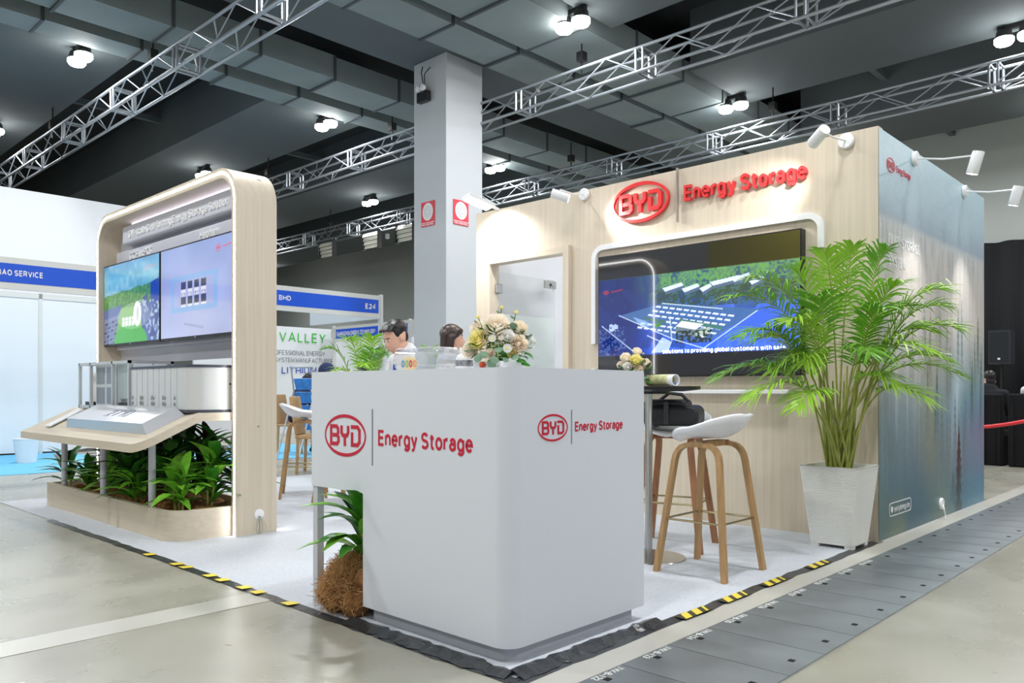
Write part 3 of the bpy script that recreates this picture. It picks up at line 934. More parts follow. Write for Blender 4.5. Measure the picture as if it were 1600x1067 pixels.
# ---------------------------------------------------------------- neighbouring stands
def fascia_y(x0, x1, y, label, blue, posts):
    t = thing('shell_fascia', label, 'stand frame', (x0, y, 0), 0)
    b = MB(); b.box(x0, x1, y, y + 0.05, 2.14, 2.5); b.build('fascia_board', M_frame, t)
    for a0, a1 in blue:
        b = MB(); b.box(a0, a1, y - 0.006, y, 2.215, 2.43); b.build('name_panel', M_blue, t)
    for px in posts:
        b = MB(); b.box(px - 0.025, px + 0.025, y - 0.01, y + 0.055, 0, 2.52); b.build('post', M_frame, t)
    return t
def fascia_x(x, y0, y1, label, blue, posts):
    t = thing('shell_fascia', label, 'stand frame', (x, y0, 0), 0)
    b = MB(); b.box(x, x + 0.05, y0, y1, 2.14, 2.5); b.build('fascia_board', M_frame, t)
    for a0, a1 in blue:
        b = MB(); b.box(x - 0.006, x, a0, a1, 2.215, 2.43); b.build('name_panel', M_blue, t)
    for py in posts:
        b = MB(); b.box(x - 0.01, x + 0.055, py - 0.025, py + 0.025, 0, 2.52); b.build('post', M_frame, t)
    return t
fs = fascia_y(-2.0, 3.6, 10.3, 'white stand front with blue name board at the far left edge', [(-1.9, 3.56)], [-1.9, 3.58])
sign('lettering', 'BAO SERVICE', 0.066, M_gloss, fs, FACE_Y, (2.93, 10.29, 2.325), 0.001, 0.2, 'RIGHT', 0.46)
b = MB(); b.box(4.2, 7.77, 10.25, 10.30, 2.14, 2.5)
fe = fascia_y(4.2, 7.77, 10.25, 'white stand front with blue board numbered E24 behind the display', [(4.3, 7.70)], [4.22, 7.76])
sign('lettering', 'SDN BHD', 0.072, M_gloss, fe, FACE_Y, (6.13, 10.24, 2.325), 0.001, 0.2, 'RIGHT', 0.42)
sign('lettering', 'E24', 0.085, M_gloss, fe, FACE_Y, (7.64, 10.24, 2.315), 0.001, 0.22, 'RIGHT', 0.2)
b = MB(); b.box(7.74, 7.79, 10.3, 12.3, 2.14, 2.5); b.build('side_fascia', M_matte, fe)
fr = fascia_x(10.8, 9.4, 16.2, 'row of white stand fronts with blue boards behind the two staff', [(14.38, 16.05), (13.35, 14.25), (9.5, 12.85)], [16.15, 14.3, 13.3, 12.9, 9.6])
sign('lettering', 'LEADER CABLE', 0.1, M_gloss, fr, FACE_X, (10.79, 12.78, 2.325), 0.001, 0.22, 'LEFT', 0.62)
sign('lettering', 'GUANGZHOU ENERGY TECHNOLOGY', 0.1, M_gloss, fr, FACE_X, (10.79, 15.98, 2.325), 0.001, 0.2, 'LEFT', 1.5)
for y in (16.12, 13.1):
    b = MB(); b.box(10.785, 10.80, y - 0.1, y + 0.1, 2.24, 2.42); b.build('icon_plate', pbr('icon_plate', srgb(205, 205, 205), 0.5), fr)
b = MB()
b.box(13.4, 13.5, 9.2, 16.6, 0, 2.48)
for y in (9.4, 12.9, 16.15):
    b.box(10.875, 13.4, y, y + 0.05, 0, 2.48)
struct(b.build('wall_stand_row', M_panel))
# tall white wall and shell panels behind the left stand
b = MB(); b.box(-8, 5.3, 14.1, 14.25, 0, 4.13)
struct(b.build('wall_tall_white', M_matte))
wl = thing('shell_back_wall', 'white panelled back wall of the stand at far left', 'wall', (-4, 13.9, 0))
wl['kind'] = 'structure'
pm = MB(); pm.box(0.025, 0.965, 0, 0.03, 0.03, 2.42)
pme = pm.mesh('wall_panel'); pme.materials.append(M_panel)
po = MB(); po.box(-0.025, 0.025, -0.012, 0.045, 0, 2.5)
pome = po.mesh('panel_post'); pome.materials.append(M_frame)
for k in range(9):
    inst('wall_panel', pme, wl, (0.99 * k, 0, 0)); inst('panel_post', pome, wl, (0.99 * k, 0, 0))
b = MB(); b.box(0, 8.9, -0.012, 0.045, 2.42, 2.5); b.build('top_rail', M_frame, wl, local=True)
b = MB(); b.box(-3, 4.3, 10.66, 13.9, 0, 0.006)
tag(b.build('blue_carpet', M_bluecarpet), 'sky blue carpet of the stand at far left', 'carpet')
b = MB(); b.box(4.9, 7.75, 10.3, 13.2, 0, 0.006)
tag(b.build('blue_carpet', M_bluecarpet), 'sky blue carpet seen under the E24 stand', 'carpet')
bn = thing('waste_bin', 'white plastic waste bin on the blue carpet at far left', 'bin', (3.3, 12.3, 0.006))
b = MB(); b.lathe([(0.0, 0.01), (0.115, 0.01), (0.118, 0.0), (0.16, 0.31), (0.168, 0.315), (0.168, 0.33), (0.155, 0.33), (0.112, 0.02), (0.0, 0.02)], (0, 0, 0), 28)
b.build('bin_body', M_gloss, bn, 40, local=True)
# neighbour's printed wall
wv = thing('banner_wall', 'white printed wall with large green lettering behind the E24 stand', 'banner', (8.0, 16.6, 0))
b = MB(); b.box(7.6, 11.1, 16.6, 16.66, 0, 2.48); b.build('board', M_panel, wv)
M_green = pbr('print_green', srgb(60, 190, 70), 0.5); M_pgrey = pbr('print_grey', srgb(110, 114, 124), 0.5); M_pblue = pbr('print_blue', srgb(70, 96, 190), 0.5)
sign('lettering', 'VALLEY', 0.23, M_green, wv, FACE_Y, (10.88, 16.59, 2.24), 0.001, 0.13, 'RIGHT', 1.25, 0.25)
sign('lettering', 'PROFESSIONAL ENERGY', 0.11, M_pgrey, wv, FACE_Y, (10.86, 16.59, 1.87), 0.001, 0.11, 'RIGHT', 1.5)
sign('lettering', 'STORAGE SYSTEM MANUFACTURER', 0.11, M_pgrey, wv, FACE_Y, (11.08, 16.59, 1.70), 0.001, 0.11, 'RIGHT', 2.2)
sign('lettering', 'LITHIUM', 0.17, M_pblue, wv, FACE_Y, (10.62, 16.59, 1.46), 0.001, 0.15, 'RIGHT')
sign('lettering', 'VALLEY', 0.17, M_green, wv, FACE_Y, (10.68, 16.59, 1.46), 0.001, 0.15, 'LEFT', 0.4)
# yellow hanging banner across the hall, seen only mirrored in the big screen
yb = thing('hanging_banner', 'yellow banner across the hall, mirrored in the big screen', 'banner', (-4.5, 5.2, 2.7))
b = MB(); b.box(-0.04, 0.0, 0, 3.4, 0, 1.7); b.build('cloth', pbr('banner_yellow', srgb(226, 208, 40), 0.7), yb, local=True)
b = MB(); b.tube([(-0.02, -0.1, 1.72), (-0.02, 3.5, 1.72)], 0.02, 8)
for y in (0.3, 3.1):
    b.tube([(-0.02, y, 1.72), (-0.02, y, 3.83)], 0.006, 6)
b.build('hanging_rail', M_alu, yb, 40, local=True)

# ---------------------------------------------------------------- talks area at the right, black drape
dr = MB()
for k in range(181):
    y = -7 + 14 * k / 180.0
    x = 17.55 + 0.07 * math.sin(k * 1.1) + 0.03 * math.sin(k * 0.37)
    a_, b_ = dr.bm.verts.new((x, y, 0.02)), dr.bm.verts.new((x, y, 3.85))
    if k:
        dr.bm.faces.new((pa, a_, b_, pb_))
    pa, pb_ = a_, b_
o = dr.build('black_drape', M_blackcloth, None, 60)
md = o.modifiers.new('thickness', 'SOLIDIFY'); md.thickness = 0.02
tag(o, 'tall black pleated drape closing off the area at far right', 'curtain')
sp = thing('loudspeaker', 'black loudspeaker on a pole before the drape', 'loudspeaker', (15.0, 3.15, 0))
b = MB(); b.prism(rounded(-0.17, 0.17, -0.16, 0.16, 0.03), 1.42, 1.97); b.build('cabinet', pbr('speaker_black', srgb(38, 42, 48), 0.6), sp, local=True)
b = MB(); b.box(-0.18, -0.17, -0.14, 0.14, 1.45, 1.94); b.build('grille', pbr('speaker_grille', srgb(28, 32, 38), 0.8), sp, local=True)
b = MB(); b.box(-0.186, -0.18, -0.018, 0.018, 1.49, 1.52); b.build('badge', M_gloss, sp, local=True)
b = MB(); b.tube([(0, 0, 0.3), (0, 0, 1.42)], 0.018, 8)
for k in range(3):
    a = 2 * PI * k / 3
    b.tube([(0, 0, 0.5), (0.4 * math.cos(a), 0.4 * math.sin(a), 0.012)], 0.012, 6)
b.build('tripod', M_black, sp, 40, local=True)
# ================================================================ the stand: room with feature wall and mural
WT = 2.72
b = MB()
b.box(5.39, 5.47, 1.83, 4.45, 0, WT); b.box(5.39, 5.47, 5.43, 5.6, 0, WT); b.box(5.39, 5.47, 4.45, 5.43, 2.215, WT)
struct(b.build('wall_feature', M_wood))
b = MB(); b.box(5.47, 8.05, 1.83, 1.91, 0, WT - 0.01); struct(b.build('wall_mural', M_matte))
b = MB(); b.box(7.97, 8.05, 1.91, 5.6, 0, WT - 0.01); struct(b.build('wall_back', M_matte))
b = MB(); b.box(5.47, 7.97, 5.52, 5.6, 0, WT - 0.01); struct(b.build('wall_side', M_matte))
b = MB(); b.box(5.46, 5.475, 1.92, 4.4, 0.0, WT - 0.02); struct(b.build('wall_lining', M_matte))
dt = thing('door_frame', 'pale oak frame around the glass door', 'door frame', (5.39, 4.43, 0)); dt['kind'] = 'structure'
b = MB(); b.box(5.35, 5.5, 4.405, 4.47, 0, 2.265); b.build('jamb', M_wood, dt)
b = MB(); b.box(5.37, 5.5, 5.40, 5.44, 0, 2.23); b.build('jamb', M_wood, dt)
b = MB(); b.box(5.372, 5.5, 4.47, 5.43, 2.205, 2.262); b.build('head', M_woodh, dt)
gd = thing('door_1', 'clear glass door with frosted lower film standing open', 'door', (5.47, 5.40, 0)); gd['kind'] = 'structure'
b = MB(); b.box(5.47, 6.32, 5.385, 5.395, 0.01, 2.14); b.build('glass_leaf', M_glass, gd)
b = MB(); b.box(5.50, 6.30, 5.383, 5.385, 0.01, 1.74); b.build('frosted_film', M_frost, gd)
for z in (1.98, 0.3):
    b = MB(); b.box(5.44, 5.53, 5.375, 5.405, z - 0.045, z + 0.045); b.build('hinge', M_steel, gd, bevel=0.006)
lk = MB(); lk.box(6.16, 6.33, 5.372, 5.408, 2.05, 2.13); lk = lk.build('patch_lock', M_steel, gd, bevel=0.004)
b = MB(); b.lathe([(0.016, 0), (0.016, 0.012)], (6.25, 5.365, 2.09), 12, Matrix.Rotation(PI / 2, 3, 'X')); b.build('key_barrel', M_steel, lk)
b = MB(); b.tube([(6.25, 5.36, 2.085), (6.255, 5.35, 2.05), (6.25, 5.352, 2.01)], 0.004, 6); b.build('key', M_steel, lk)

# mural print
P = Pic(330, 330, 2.66, 2.70)
P.grad([(0, (46, 78, 92)), (0.12, (58, 92, 106)), (0.28, (100, 126, 136)), (0.42, (160, 162, 160)), (0.58, (198, 190, 184)), (0.72, (196, 192, 188)), (0.785, (186, 190, 194)), (0.80, (150, 168, 184)), (0.88, (164, 190, 206)), (1, (178, 210, 224))])
st = P.noise(34, 2, 1) * 0.55 + P.noise(80, 3, 2) * 0.45
big = P.noise(7, 4, 3)
mid = np.clip((0.79 - P.Y) / 0.08, 0, 1) * np.clip((P.Y - 0.02) / 0.35, 0, 1)
P.fill(np.clip(st - 0.5, 0, 1) * 2.2 * mid, (226, 218, 212), 0.55)
P.fill(np.clip(0.5 - st, 0, 1) * 2.2 * mid, (136, 140, 138), 0.45)
P.fill(np.clip(big - 0.4, 0, 1) * 2 * np.clip((0.60 - P.Y) / 0.3, 0, 1) * np.clip((0.7 - P.X) / 0.2, 0, 1), (150, 140, 74), 0.6)
P.fill(np.clip(P.X - 0.4, 0, 0.5) * 2 * np.clip((0.55 - P.Y) / 0.3, 0, 1), (72, 140, 168), 0.65)
P.fill(np.clip(P.X - 0.72, 0, 0.25) * 3 * np.clip(1 - abs(P.Y - 0.24) / 0.16, 0, 1), (104, 92, 132), 0.6)
P.fill(np.clip(1 - abs(P.X - 0.66 - (P.Y - 0.3) * 0.3) / 0.08, 0, 1) * np.clip(1 - abs(P.Y - 0.38) / 0.28, 0, 1), (190, 212, 228), 0.7)
rs = np.random.RandomState(5)
def conifer(x, top, hgt, wd, c, a):
    t = np.clip((top - P.Y) / hgt, 0, 1)
    e = 1.7 * wd * t * (0.75 + 0.25 * np.sin(t * 60 + x * 90))
    P.fill((abs(P.X - x) < e) * (P.Y < top) * np.clip(1.15 - t * 1.15, 0, 1), c, a)
for k in range(70):                                       # far row of pale tops at the tree line
    conifer(rs.rand(), 0.80 - rs.rand() * 0.03, 0.05 + rs.rand() * 0.06, 0.010, (206, 206, 204) if k % 2 else (150, 154, 154), 0.75)
for k in range(26):
    x = 0.25 + 0.75 * rs.rand()
    conifer(x, 0.46 + rs.rand() * 0.2, 0.16 + rs.rand() * 0.12, 0.016, ((88, 94, 86), (112, 118, 100), (96, 110, 112))[k % 3], 0.75)
for k in range(14):
    conifer(0.45 + 0.55 * rs.rand(), 0.30 + rs.rand() * 0.16, 0.24, 0.022, ((60, 90, 94), (80, 102, 84), (56, 100, 120))[k % 3], 0.7)
conifer(0.70, 0.26, 0.24, 0.038, (26, 34, 32), 1.0)
conifer(0.695, 0.24, 0.5, 0.05, (26, 34, 32), 0.8)
conifer(0.635, 0.13, 0.12, 0.03, (56, 72, 70), 0.8)
P.a = np.clip(P.a, 0, 1) ** 0.84
P.a += (P.noise(120, 120, 9)[..., None] - 0.5) * 0.03
me = P.mesh('mural_print', 2.66, 2.70)
me.transform(FACE_Y)
mur = thing('mural', 'misty forest mural covering the side wall beside the palm', 'mural', (5.39, 1.827, 0.01))
link('mural_print', me, vcol_mat('mural_print', 0, 0.35), mur)
emblem(mur, FACE_Y, (5.615, 1.824, 2.507), 0.165, 0.0008, M_red)
sign('lettering', 'Energy Storage', 0.046, M_red, mur, FACE_Y, (5.725, 1.824, 2.505), 0.0008, 0.15, 'LEFT', 0.29)
sign('lettering', 'FINER STORAGE', 0.072, M_gloss, mur, FACE_Y, (5.567, 1.824, 2.01), 0.0008, 0.17, 'LEFT', 0.66)
sign('lettering', 'SYSTEM', 0.072, M_gloss, mur, FACE_Y, (5.567, 1.824, 1.87), 0.0008, 0.17, 'LEFT', 0.34)
b = MB(); b.loop_strip(rounded(5.58, 6.03, 0.148, 0.24, 0.03), rounded(5.586, 6.024, 0.154, 0.234, 0.026), 1.8235, 1.826, 'y', True)
b.build('address_box', M_gloss, mur)
b = MB(); b.lathe([(0.022, 0), (0.022, 0.002)], (5.635, 1.826, 0.194), 14, Matrix.Rotation(PI / 2, 3, 'X')); b.build('address_icon', M_gloss, mur)
sign('lettering', 'www.bydenergy.com', 0.04, M_gloss, mur, FACE_Y, (5.675, 1.824, 0.194), 0.0006, 0.14, 'LEFT', 0.32)
ot = thing('floor_socket', 'white round cable outlet low on the mural', 'outlet', (6.74, 1.826, 0.12))
b = MB(); b.lathe([(0.045, 0), (0.045, 0.012), (0.038, 0.018), (0.0, 0.018)], (0, 0, 0), 20, Matrix.Rotation(PI / 2, 3, 'X')); b.build('plate', M_gloss, ot, 40, local=True)
b = MB(); b.tube([(0, -0.015, 0), (-0.02, -0.03, -0.04), (0.01, -0.03, -0.08), (0.0, -0.03, -0.11)], 0.006, 6); b.build('cable', M_gloss, ot, 40, local=True)

# raised sign on the feature wall
sg = thing('wall_sign', 'raised red oval emblem and Energy Storage lettering on the oak wall', 'sign', (5.39, 3.66, 2.5))
logo(sg, FACE_X, (5.365, 3.665, 2.515), 0.545, 0.122, 0.072, 0.014, M_redgrad, M_signside, 0.965)
# white bent trim around the screen
def bent(yl, yr, zt, zl, zr, r, w_):
    """outline of an inverted U on the wall; yl > yr because the wall runs right to left"""
    out, inn = [(yl, zl)], [(yl - w_, zl)]
    for k in range(9):
        a = PI / 2 * k / 8
        out.append((yl - r + r * math.cos(a), zt - r + r * math.sin(a)))
        inn.append((yl - r + (r - w_) * math.cos(a), zt - r + (r - w_) * math.sin(a)))
    for k in range(9):
        a = PI / 2 + PI / 2 * k / 8
        out.append((yr + r + r * math.cos(a), zt - r + r * math.sin(a)))
        inn.append((yr + r + (r - w_) * math.cos(a), zt - r + (r - w_) * math.sin(a)))
    out.append((yr, zr)); inn.append((yr + w_, zr))
    return out, inn
o_, i_ = bent(4.165, 2.175, 2.222, 1.39, 1.97, 0.12, 0.045)
b = MB(); b.loop_strip(o_, i_, 5.362, 5.39, 'x')
tr = tag(b.build('wall_trim', M_gloss, None, 40), 'white bent trim strip framing the big screen on three sides', 'trim')
b = MB(); b.box(5.362, 5.39, 4.12, 4.165, 1.02, 1.18)
b.build('trim_end', M_gloss, tr)
b = MB(); b.box(5.30, 5.39, 2.40, 4.25, 0.972, 1.002)
tag(b.build('wall_ledge', M_gloss, None, bevel=0.004), 'slim white ledge along the oak wall under the big screen', 'shelf')

# big wall screen: aerial picture of a storage site, glossy glass over it
P = Pic(460, 264, 1.743, 1.005)
P.grad([(0, (10, 12, 16)), (0.165, (12, 14, 20)), (0.17, (44, 92, 210)), (0.45, (34, 74, 170)), (0.62, (50, 86, 96)), (0.80, (78, 120, 96)), (0.81, (22, 24, 26)), (1, (26, 27, 28))])
body = (P.Y > 0.17) & (P.Y < 0.805)
n1, n2 = P.noise(26, 16, 4), P.noise(110, 70, 6)
P.fill(body * np.clip((0.30 - P.X) / 0.12, 0, 1), (8, 22, 80), 0.8)
P.fill(body * np.clip(0.4 - P.X, 0, 0.3) * 3, (8, 26, 90), 0.7)
P.fill(body * (n1 > 0.55), (16, 42, 104), 0.5)
P.fill(body * (P.Y > 0.66) * (n2 > 0.5) * (P.X > 0.35), (88, 146, 74), 0.7)
P.fill(body * (P.Y > 0.52) * (P.Y < 0.68) * (n2 > 0.45) * (P.X > 0.32), (44, 62, 50), 0.75)
for (x, y, wd) in ((0.36, 0.69, 0.10), (0.46, 0.67, 0.08), (0.60, 0.70, 0.14), (0.70, 0.71, 0.08), (0.55, 0.66, 0.05), (0.78, 0.68, 0.06)):
    P.poly([(x, y), (x + wd, y + 0.03), (x + wd + 0.01, y + 0.005), (x + 0.015, y - 0.03)], (190, 206, 226))
    P.poly([(x + 0.015, y - 0.03), (x + wd + 0.01, y + 0.005), (x + wd + 0.01, y - 0.02), (x + 0.015, y - 0.055)], (70, 90, 120))
P.fill(body * (abs(P.X - 0.82) < 0.2) * (P.Y < 0.52) * (n1 > 0.3), (70, 110, 236), 0.6)
P.poly([(0.13, 0.50), (0.36, 0.57), (0.83, 0.47), (0.58, 0.24), (0.42, 0.29)], (56, 92, 140), 0.9)
for r in range(6):                                           # ranks of white containers
    for c in range(11):
        x = 0.33 + 0.036 * c - 0.021 * r + 0.004 * (r % 2)
        y = 0.555 - 0.011 * c - 0.031 * r
        if x > 0.22 and y > 0.30:
            P.poly([(x, y), (x + 0.026, y - 0.009), (x + 0.020, y - 0.020), (x - 0.006, y - 0.011)], (206, 220, 240))
            P.poly([(x - 0.006, y - 0.011), (x + 0.020, y - 0.020), (x + 0.020, y - 0.028), (x - 0.006, y - 0.019)], (64, 100, 170))
P.poly([(0.26, 0.475), (0.38, 0.43), (0.38, 0.405), (0.26, 0.45)], (56, 96, 92))
P.poly([(0.45, 0.44), (0.66, 0.36), (0.66, 0.33), (0.45, 0.41)], (60, 104, 100))
P.poly([(0.46, 0.42), (0.57, 0.385), (0.53, 0.345), (0.43, 0.38)], (206, 214, 222))
P.poly([(0.43, 0.38), (0.53, 0.345), (0.53, 0.29), (0.43, 0.325)], (90, 110, 120))
P.poly([(0.53, 0.345), (0.60, 0.36), (0.60, 0.31), (0.53, 0.29)], (150, 170, 160))
P.fill(body * (abs(P.X - 0.52) < 0.09) * (abs(P.Y - 0.295) < 0.05) * (n2 > 0.45), (26, 34, 30), 0.85)
P.poly([(0.31, 0.40), (0.345, 0.42), (0.36, 0.395), (0.325, 0.38)], (60, 120, 40))
P.poly([(0.20, 0.48), (0.27, 0.44), (0.31, 0.40), (0.25, 0.385)], (150, 178, 220), 0.6)
P.poly([(0.30, 0.18), (0.36, 0.30), (0.41, 0.26), (0.39, 0.18)], (170, 190, 216), 0.9)
for (x1, y1, x2, y2) in ((0.12, 0.50, 0.42, 0.28), (0.42, 0.28, 0.57, 0.20), (0.57, 0.20, 0.82, 0.46), (0.36, 0.57, 0.66, 0.49), (0.02, 0.42, 0.20, 0.2), (0.28, 0.32, 0.36, 0.26), (0.40, 0.45, 0.41, 0.27)):
    P.line(x1, y1, x2, y2, 0.004, (196, 214, 234), 0.8)
P.fill(body * (P.X < 0.16) * (P.Y < 0.4) * (n2 > 0.6), (100, 120, 170), 0.5)
P.fill(body * (abs(P.X - 0.09) < 0.025) * (abs(P.Y - 0.40) < 0.03) * (n2 > 0.35), (180, 200, 230), 0.8)
P.fill(((P.X - 0.045) * 1.74 / 0.03) ** 2 + ((P.Y - 0.70) / 0.018) ** 2 < 1, (150, 30, 60), 0.8)
P.poly([(0.075, 0.693), (0.14, 0.706), (0.14, 0.72), (0.075, 0.707)], (150, 30, 60), 0.7)
tv = thing('wall_screen', 'huge glossy screen showing an aerial storage site on the oak wall', 'screen', (5.31, 3.18, 1.1))
b = MB(); b.box(5.312, 5.385, 2.31, 4.053, 1.10, 2.11); b.build('casing', M_black, tv, bevel=0.004)
me = P.mesh('picture', 1.727, 0.985); me.transform(Matrix.Translation(Vector((5.3105, 4.045, 1.115)) - wloc(tv)) @ FACE_X)
link('picture', me, vcol_mat('big_screen_picture', 1.5, 0.06, 0.6), tv)
sign('subtitle', 'solutions to providing global customers with safe', 0.034, pbr('subtitle_white', (1, 1, 1, 1), 0.5, emit=1.5), tv, FACE_X, (5.3095, 3.42, 1.30), 0.0004, 0.18, 'LEFT', 1.0)

# lights clamped to the top of the walls
def spot_light(o_parent, loc, target, power, size=1.15, blend=1.0):
    l = bpy.data.lights.new('spot_beam', 'SPOT')
    l.energy = power
    l.spot_size = size
    l.spot_blend = blend
    l.shadow_soft_size = 0.03
    l.color = (1, 0.97, 0.92)
    lo = bpy.data.objects.new('spot_beam', l)
    COL.objects.link(lo)
    lo.parent = o_parent
    lo.location = Vector(loc) - wloc(o_parent)
    lo.rotation_euler = (Vector(target) - Vector(loc)).to_track_quat('-Z', 'Y').to_euler()
def arm_spot(base, n, head, target, label, power):
    """round base plate on the wall (normal n), thin arm, cylinder head aimed at the target"""
    base, head, target, n = Vector(base), Vector(head), Vector(target), Vector(n)
    t = thing('arm_spotlight', label, 'spotlight', base, 0, 'white arm spotlights on top of the walls')
    q = n.to_track_quat('Z', 'Y').to_matrix()
    b = MB(); b.lathe([(0.052, 0), (0.052, 0.022), (0.046, 0.028), (0.0, 0.028)], base, 24, q); b.build('base_plate', M_gloss, t, 40)
    b = MB(); b.tube([base + n * 0.02, base.lerp(head, 0.5) + Vector((0, 0, 0.012)), head + Vector((0, 0, 0.05))], 0.0065, 8); b.build('arm', M_gloss, t, 40)
    d = (target - head).normalized()
    q = d.to_track_quat('Z', 'Y').to_matrix()
    b = MB(); b.lathe([(0.0, -0.075), (0.036, -0.075), (0.038, -0.07), (0.038, 0.07), (0.034, 0.075), (0.030, 0.06), (0.0, 0.06)], head, 22, q)
    hd = b.build('lamp_head', M_gloss, t, 40)
    b = MB(); b.lathe([(0.029, 0.064), (0.0, 0.066)], head, 18, q); b.build('lamp_lens', M_lamp, hd)
    spot_light(t, head + d * 0.09, target, power)
arm_spot((5.385, 4.25, 2.68), (-1, 0, 0), (5.02, 4.22, 2.60), (5.39, 3.75, 2.40), 'white arm spotlight on the oak wall left of the oval emblem', 26)
arm_spot((5.385, 2.03, 2.66), (-1, 0, 0), (5.02, 2.07, 2.615), (5.39, 2.62, 2.36), 'white arm spotlight on the oak wall above the lettering\'s end', 26)
arm_spot((6.09, 1.825, 2.65), (0, -1, 0), (6.03, 1.42, 2.53), (6.10, 1.83, 1.15), 'white arm spotlight on the mural top nearer the oak wall', 38)
arm_spot((7.38, 1.825, 2.65), (0, -1, 0), (7.28, 1.43, 2.53), (7.36, 1.83, 1.15), 'white arm spotlight on the mural top at its far end', 38)
fl_ = thing('flood_light', 'flat square floodlight on an arm at the oak wall\'s left end', 'floodlight', (5.39, 5.3, 2.7))
b = MB(); b.bar((5.39, 5.3, 2.715), (5.28, 5.3, 2.74), 0.03, 0.02); b.build('arm', M_gloss, fl_)
b = MB(); b.bar((5.02, 5.36, 2.79), (5.26, 5.26, 2.71), 0.2, 0.03); b.build('housing', M_gloss, fl_, bevel=0.005)
b = MB(); b.bar((5.03, 5.356, 2.768), (5.24, 5.268, 2.698), 0.17, 0.008); b.build('light_face', M_lampsoft, fl_)
spot_light(fl_, (5.13, 5.3, 2.66), (5.39, 5.25, 2.3), 48, 2.2, 0.8)

# ================================================================ white counter
CX, CY = 2.049, 1.963
ct = thing('reception_counter', 'white laminate counter with red oval emblems and a planted niche', 'counter', (CX, CY, 0))
top = 1.082
b = MB()
b.prism(rounded(CX, 2.90, CY, 2.838, 0.075, 8, (0, 0, 1, 0)), 0.062, 0.553)
b.prism(rounded(CX, 2.90, CY, 3.241, 0.075, 8, (0, 0, 1, 0)), 0.553, top)
b.build('counter_body', M_white, ct, 30)
b = MB(); b.prism(rounded(CX + 0.03, 2.85, CY + 0.03, 2.80, 0.06, 6, (0, 0, 1, 0)), 0.006, 0.062); b.build('plinth', pbr('plinth_grey', srgb(176, 180, 188), 0.5), ct)
b = MB(); b.box(CX + 0.005, CX + 0.04, 3.20, 3.236, 0.006, 0.553); b.build('leg', pbr('leg_white', srgb(205, 208, 216), 0.4), ct)
b = MB(); b.box(2.86, 2.895, 3.20, 3.236, 0.006, 0.553); b.build('leg', pbr('leg_white', srgb(205, 208, 216), 0.4), ct)
logo(ct, FACE_X, (CX - 0.001, 2.972, 0.797), 0.314, 0.068, 0.046, 0.0008, M_red, pbr('divider_grey', srgb(110, 112, 125), 0.5), 0.58)
logo(ct, FACE_Y, (2.292, CY - 0.001, 0.856), 0.174, 0.0385, 0.024, 0.0008, M_red, pbr('divider_grey', srgb(110, 112, 125), 0.5), 0.316)

# things on the counter
ac = thing('acrylic_case', 'clear acrylic case with a bright paper badge on the counter', 'case', (2.30, 2.70, top))
for y0 in (-0.14, 0.015):
    b = MB(); b.loop_strip(rounded(y0, y0 + 0.145, 0.0, 0.105, 0.03), rounded(y0 + 0.004, y0 + 0.141, 0.004, 0.101, 0.027), -0.06, 0.06, 'x', True)
    b.build('case_shell', M_acrylic, ac, 40, local=True)
    b = MB(); b.prism(rounded(y0 + 0.004, y0 + 0.141, 0.004, 0.101, 0.027), 0.055, 0.058, 'x'); b.build('case_back', M_acrylic, ac, local=True)
badge = MB(); badge.prism([(0.055 * math.cos(a * PI / 20) * (1 + 0.06 * math.cos(a * 4 * PI / 5)) + 0.045, 0.033 + 0.032 * math.sin(a * PI / 20) * (1 + 0.06 * math.cos(a * 4 * PI / 5))) for a in range(40)], -0.072, -0.068, 'x')
badge = badge.build('paper_badge', pbr('badge_cream', srgb(226, 208, 160), 0.7), ac, local=True)
for k, c in enumerate(((70, 150, 210), (130, 190, 150), (210, 60, 70), (226, 150, 120))):
    b = MB()
    y = 0.085 - 0.027 * k
    b.loop_strip([(y + 0.010 * math.cos(a * PI / 8), 0.033 + 0.016 * math.sin(a * PI / 8)) for a in range(16)], [(y + 0.006 * math.cos(a * PI / 8), 0.033 + 0.010 * math.sin(a * PI / 8)) for a in range(16)], -0.0745, -0.072, 'x', True)
    b.build('badge_mark', pbr('badge_mark_%d' % k, srgb(*c), 0.6), badge, local=True)
wb = thing('white_bottle', 'small white bottle with grey print between case and flowers', 'bottle', (2.31, 2.475, top))
b = MB(); b.lathe([(0.0, 0), (0.036, 0), (0.038, 0.004), (0.038, 0.05), (0.03, 0.066), (0.017, 0.074), (0.017, 0.08)], (0, 0, 0), 22); b.build('bottle_body', M_gloss, wb, 40, local=True)
b = MB(); b.lathe([(0.02, 0.078), (0.02, 0.098), (0.0, 0.1)], (0, 0, 0), 18); b.build('bottle_cap', M_gloss, wb, 40, local=True)
b = MB(); b.lathe([(0.0385, 0.018), (0.0385, 0.044)], (0, 0, 0), 22); b.build('bottle_print', pbr('bottle_print', srgb(168, 168, 174), 0.6, var=0.7, scale=60), wb, 40, local=True)

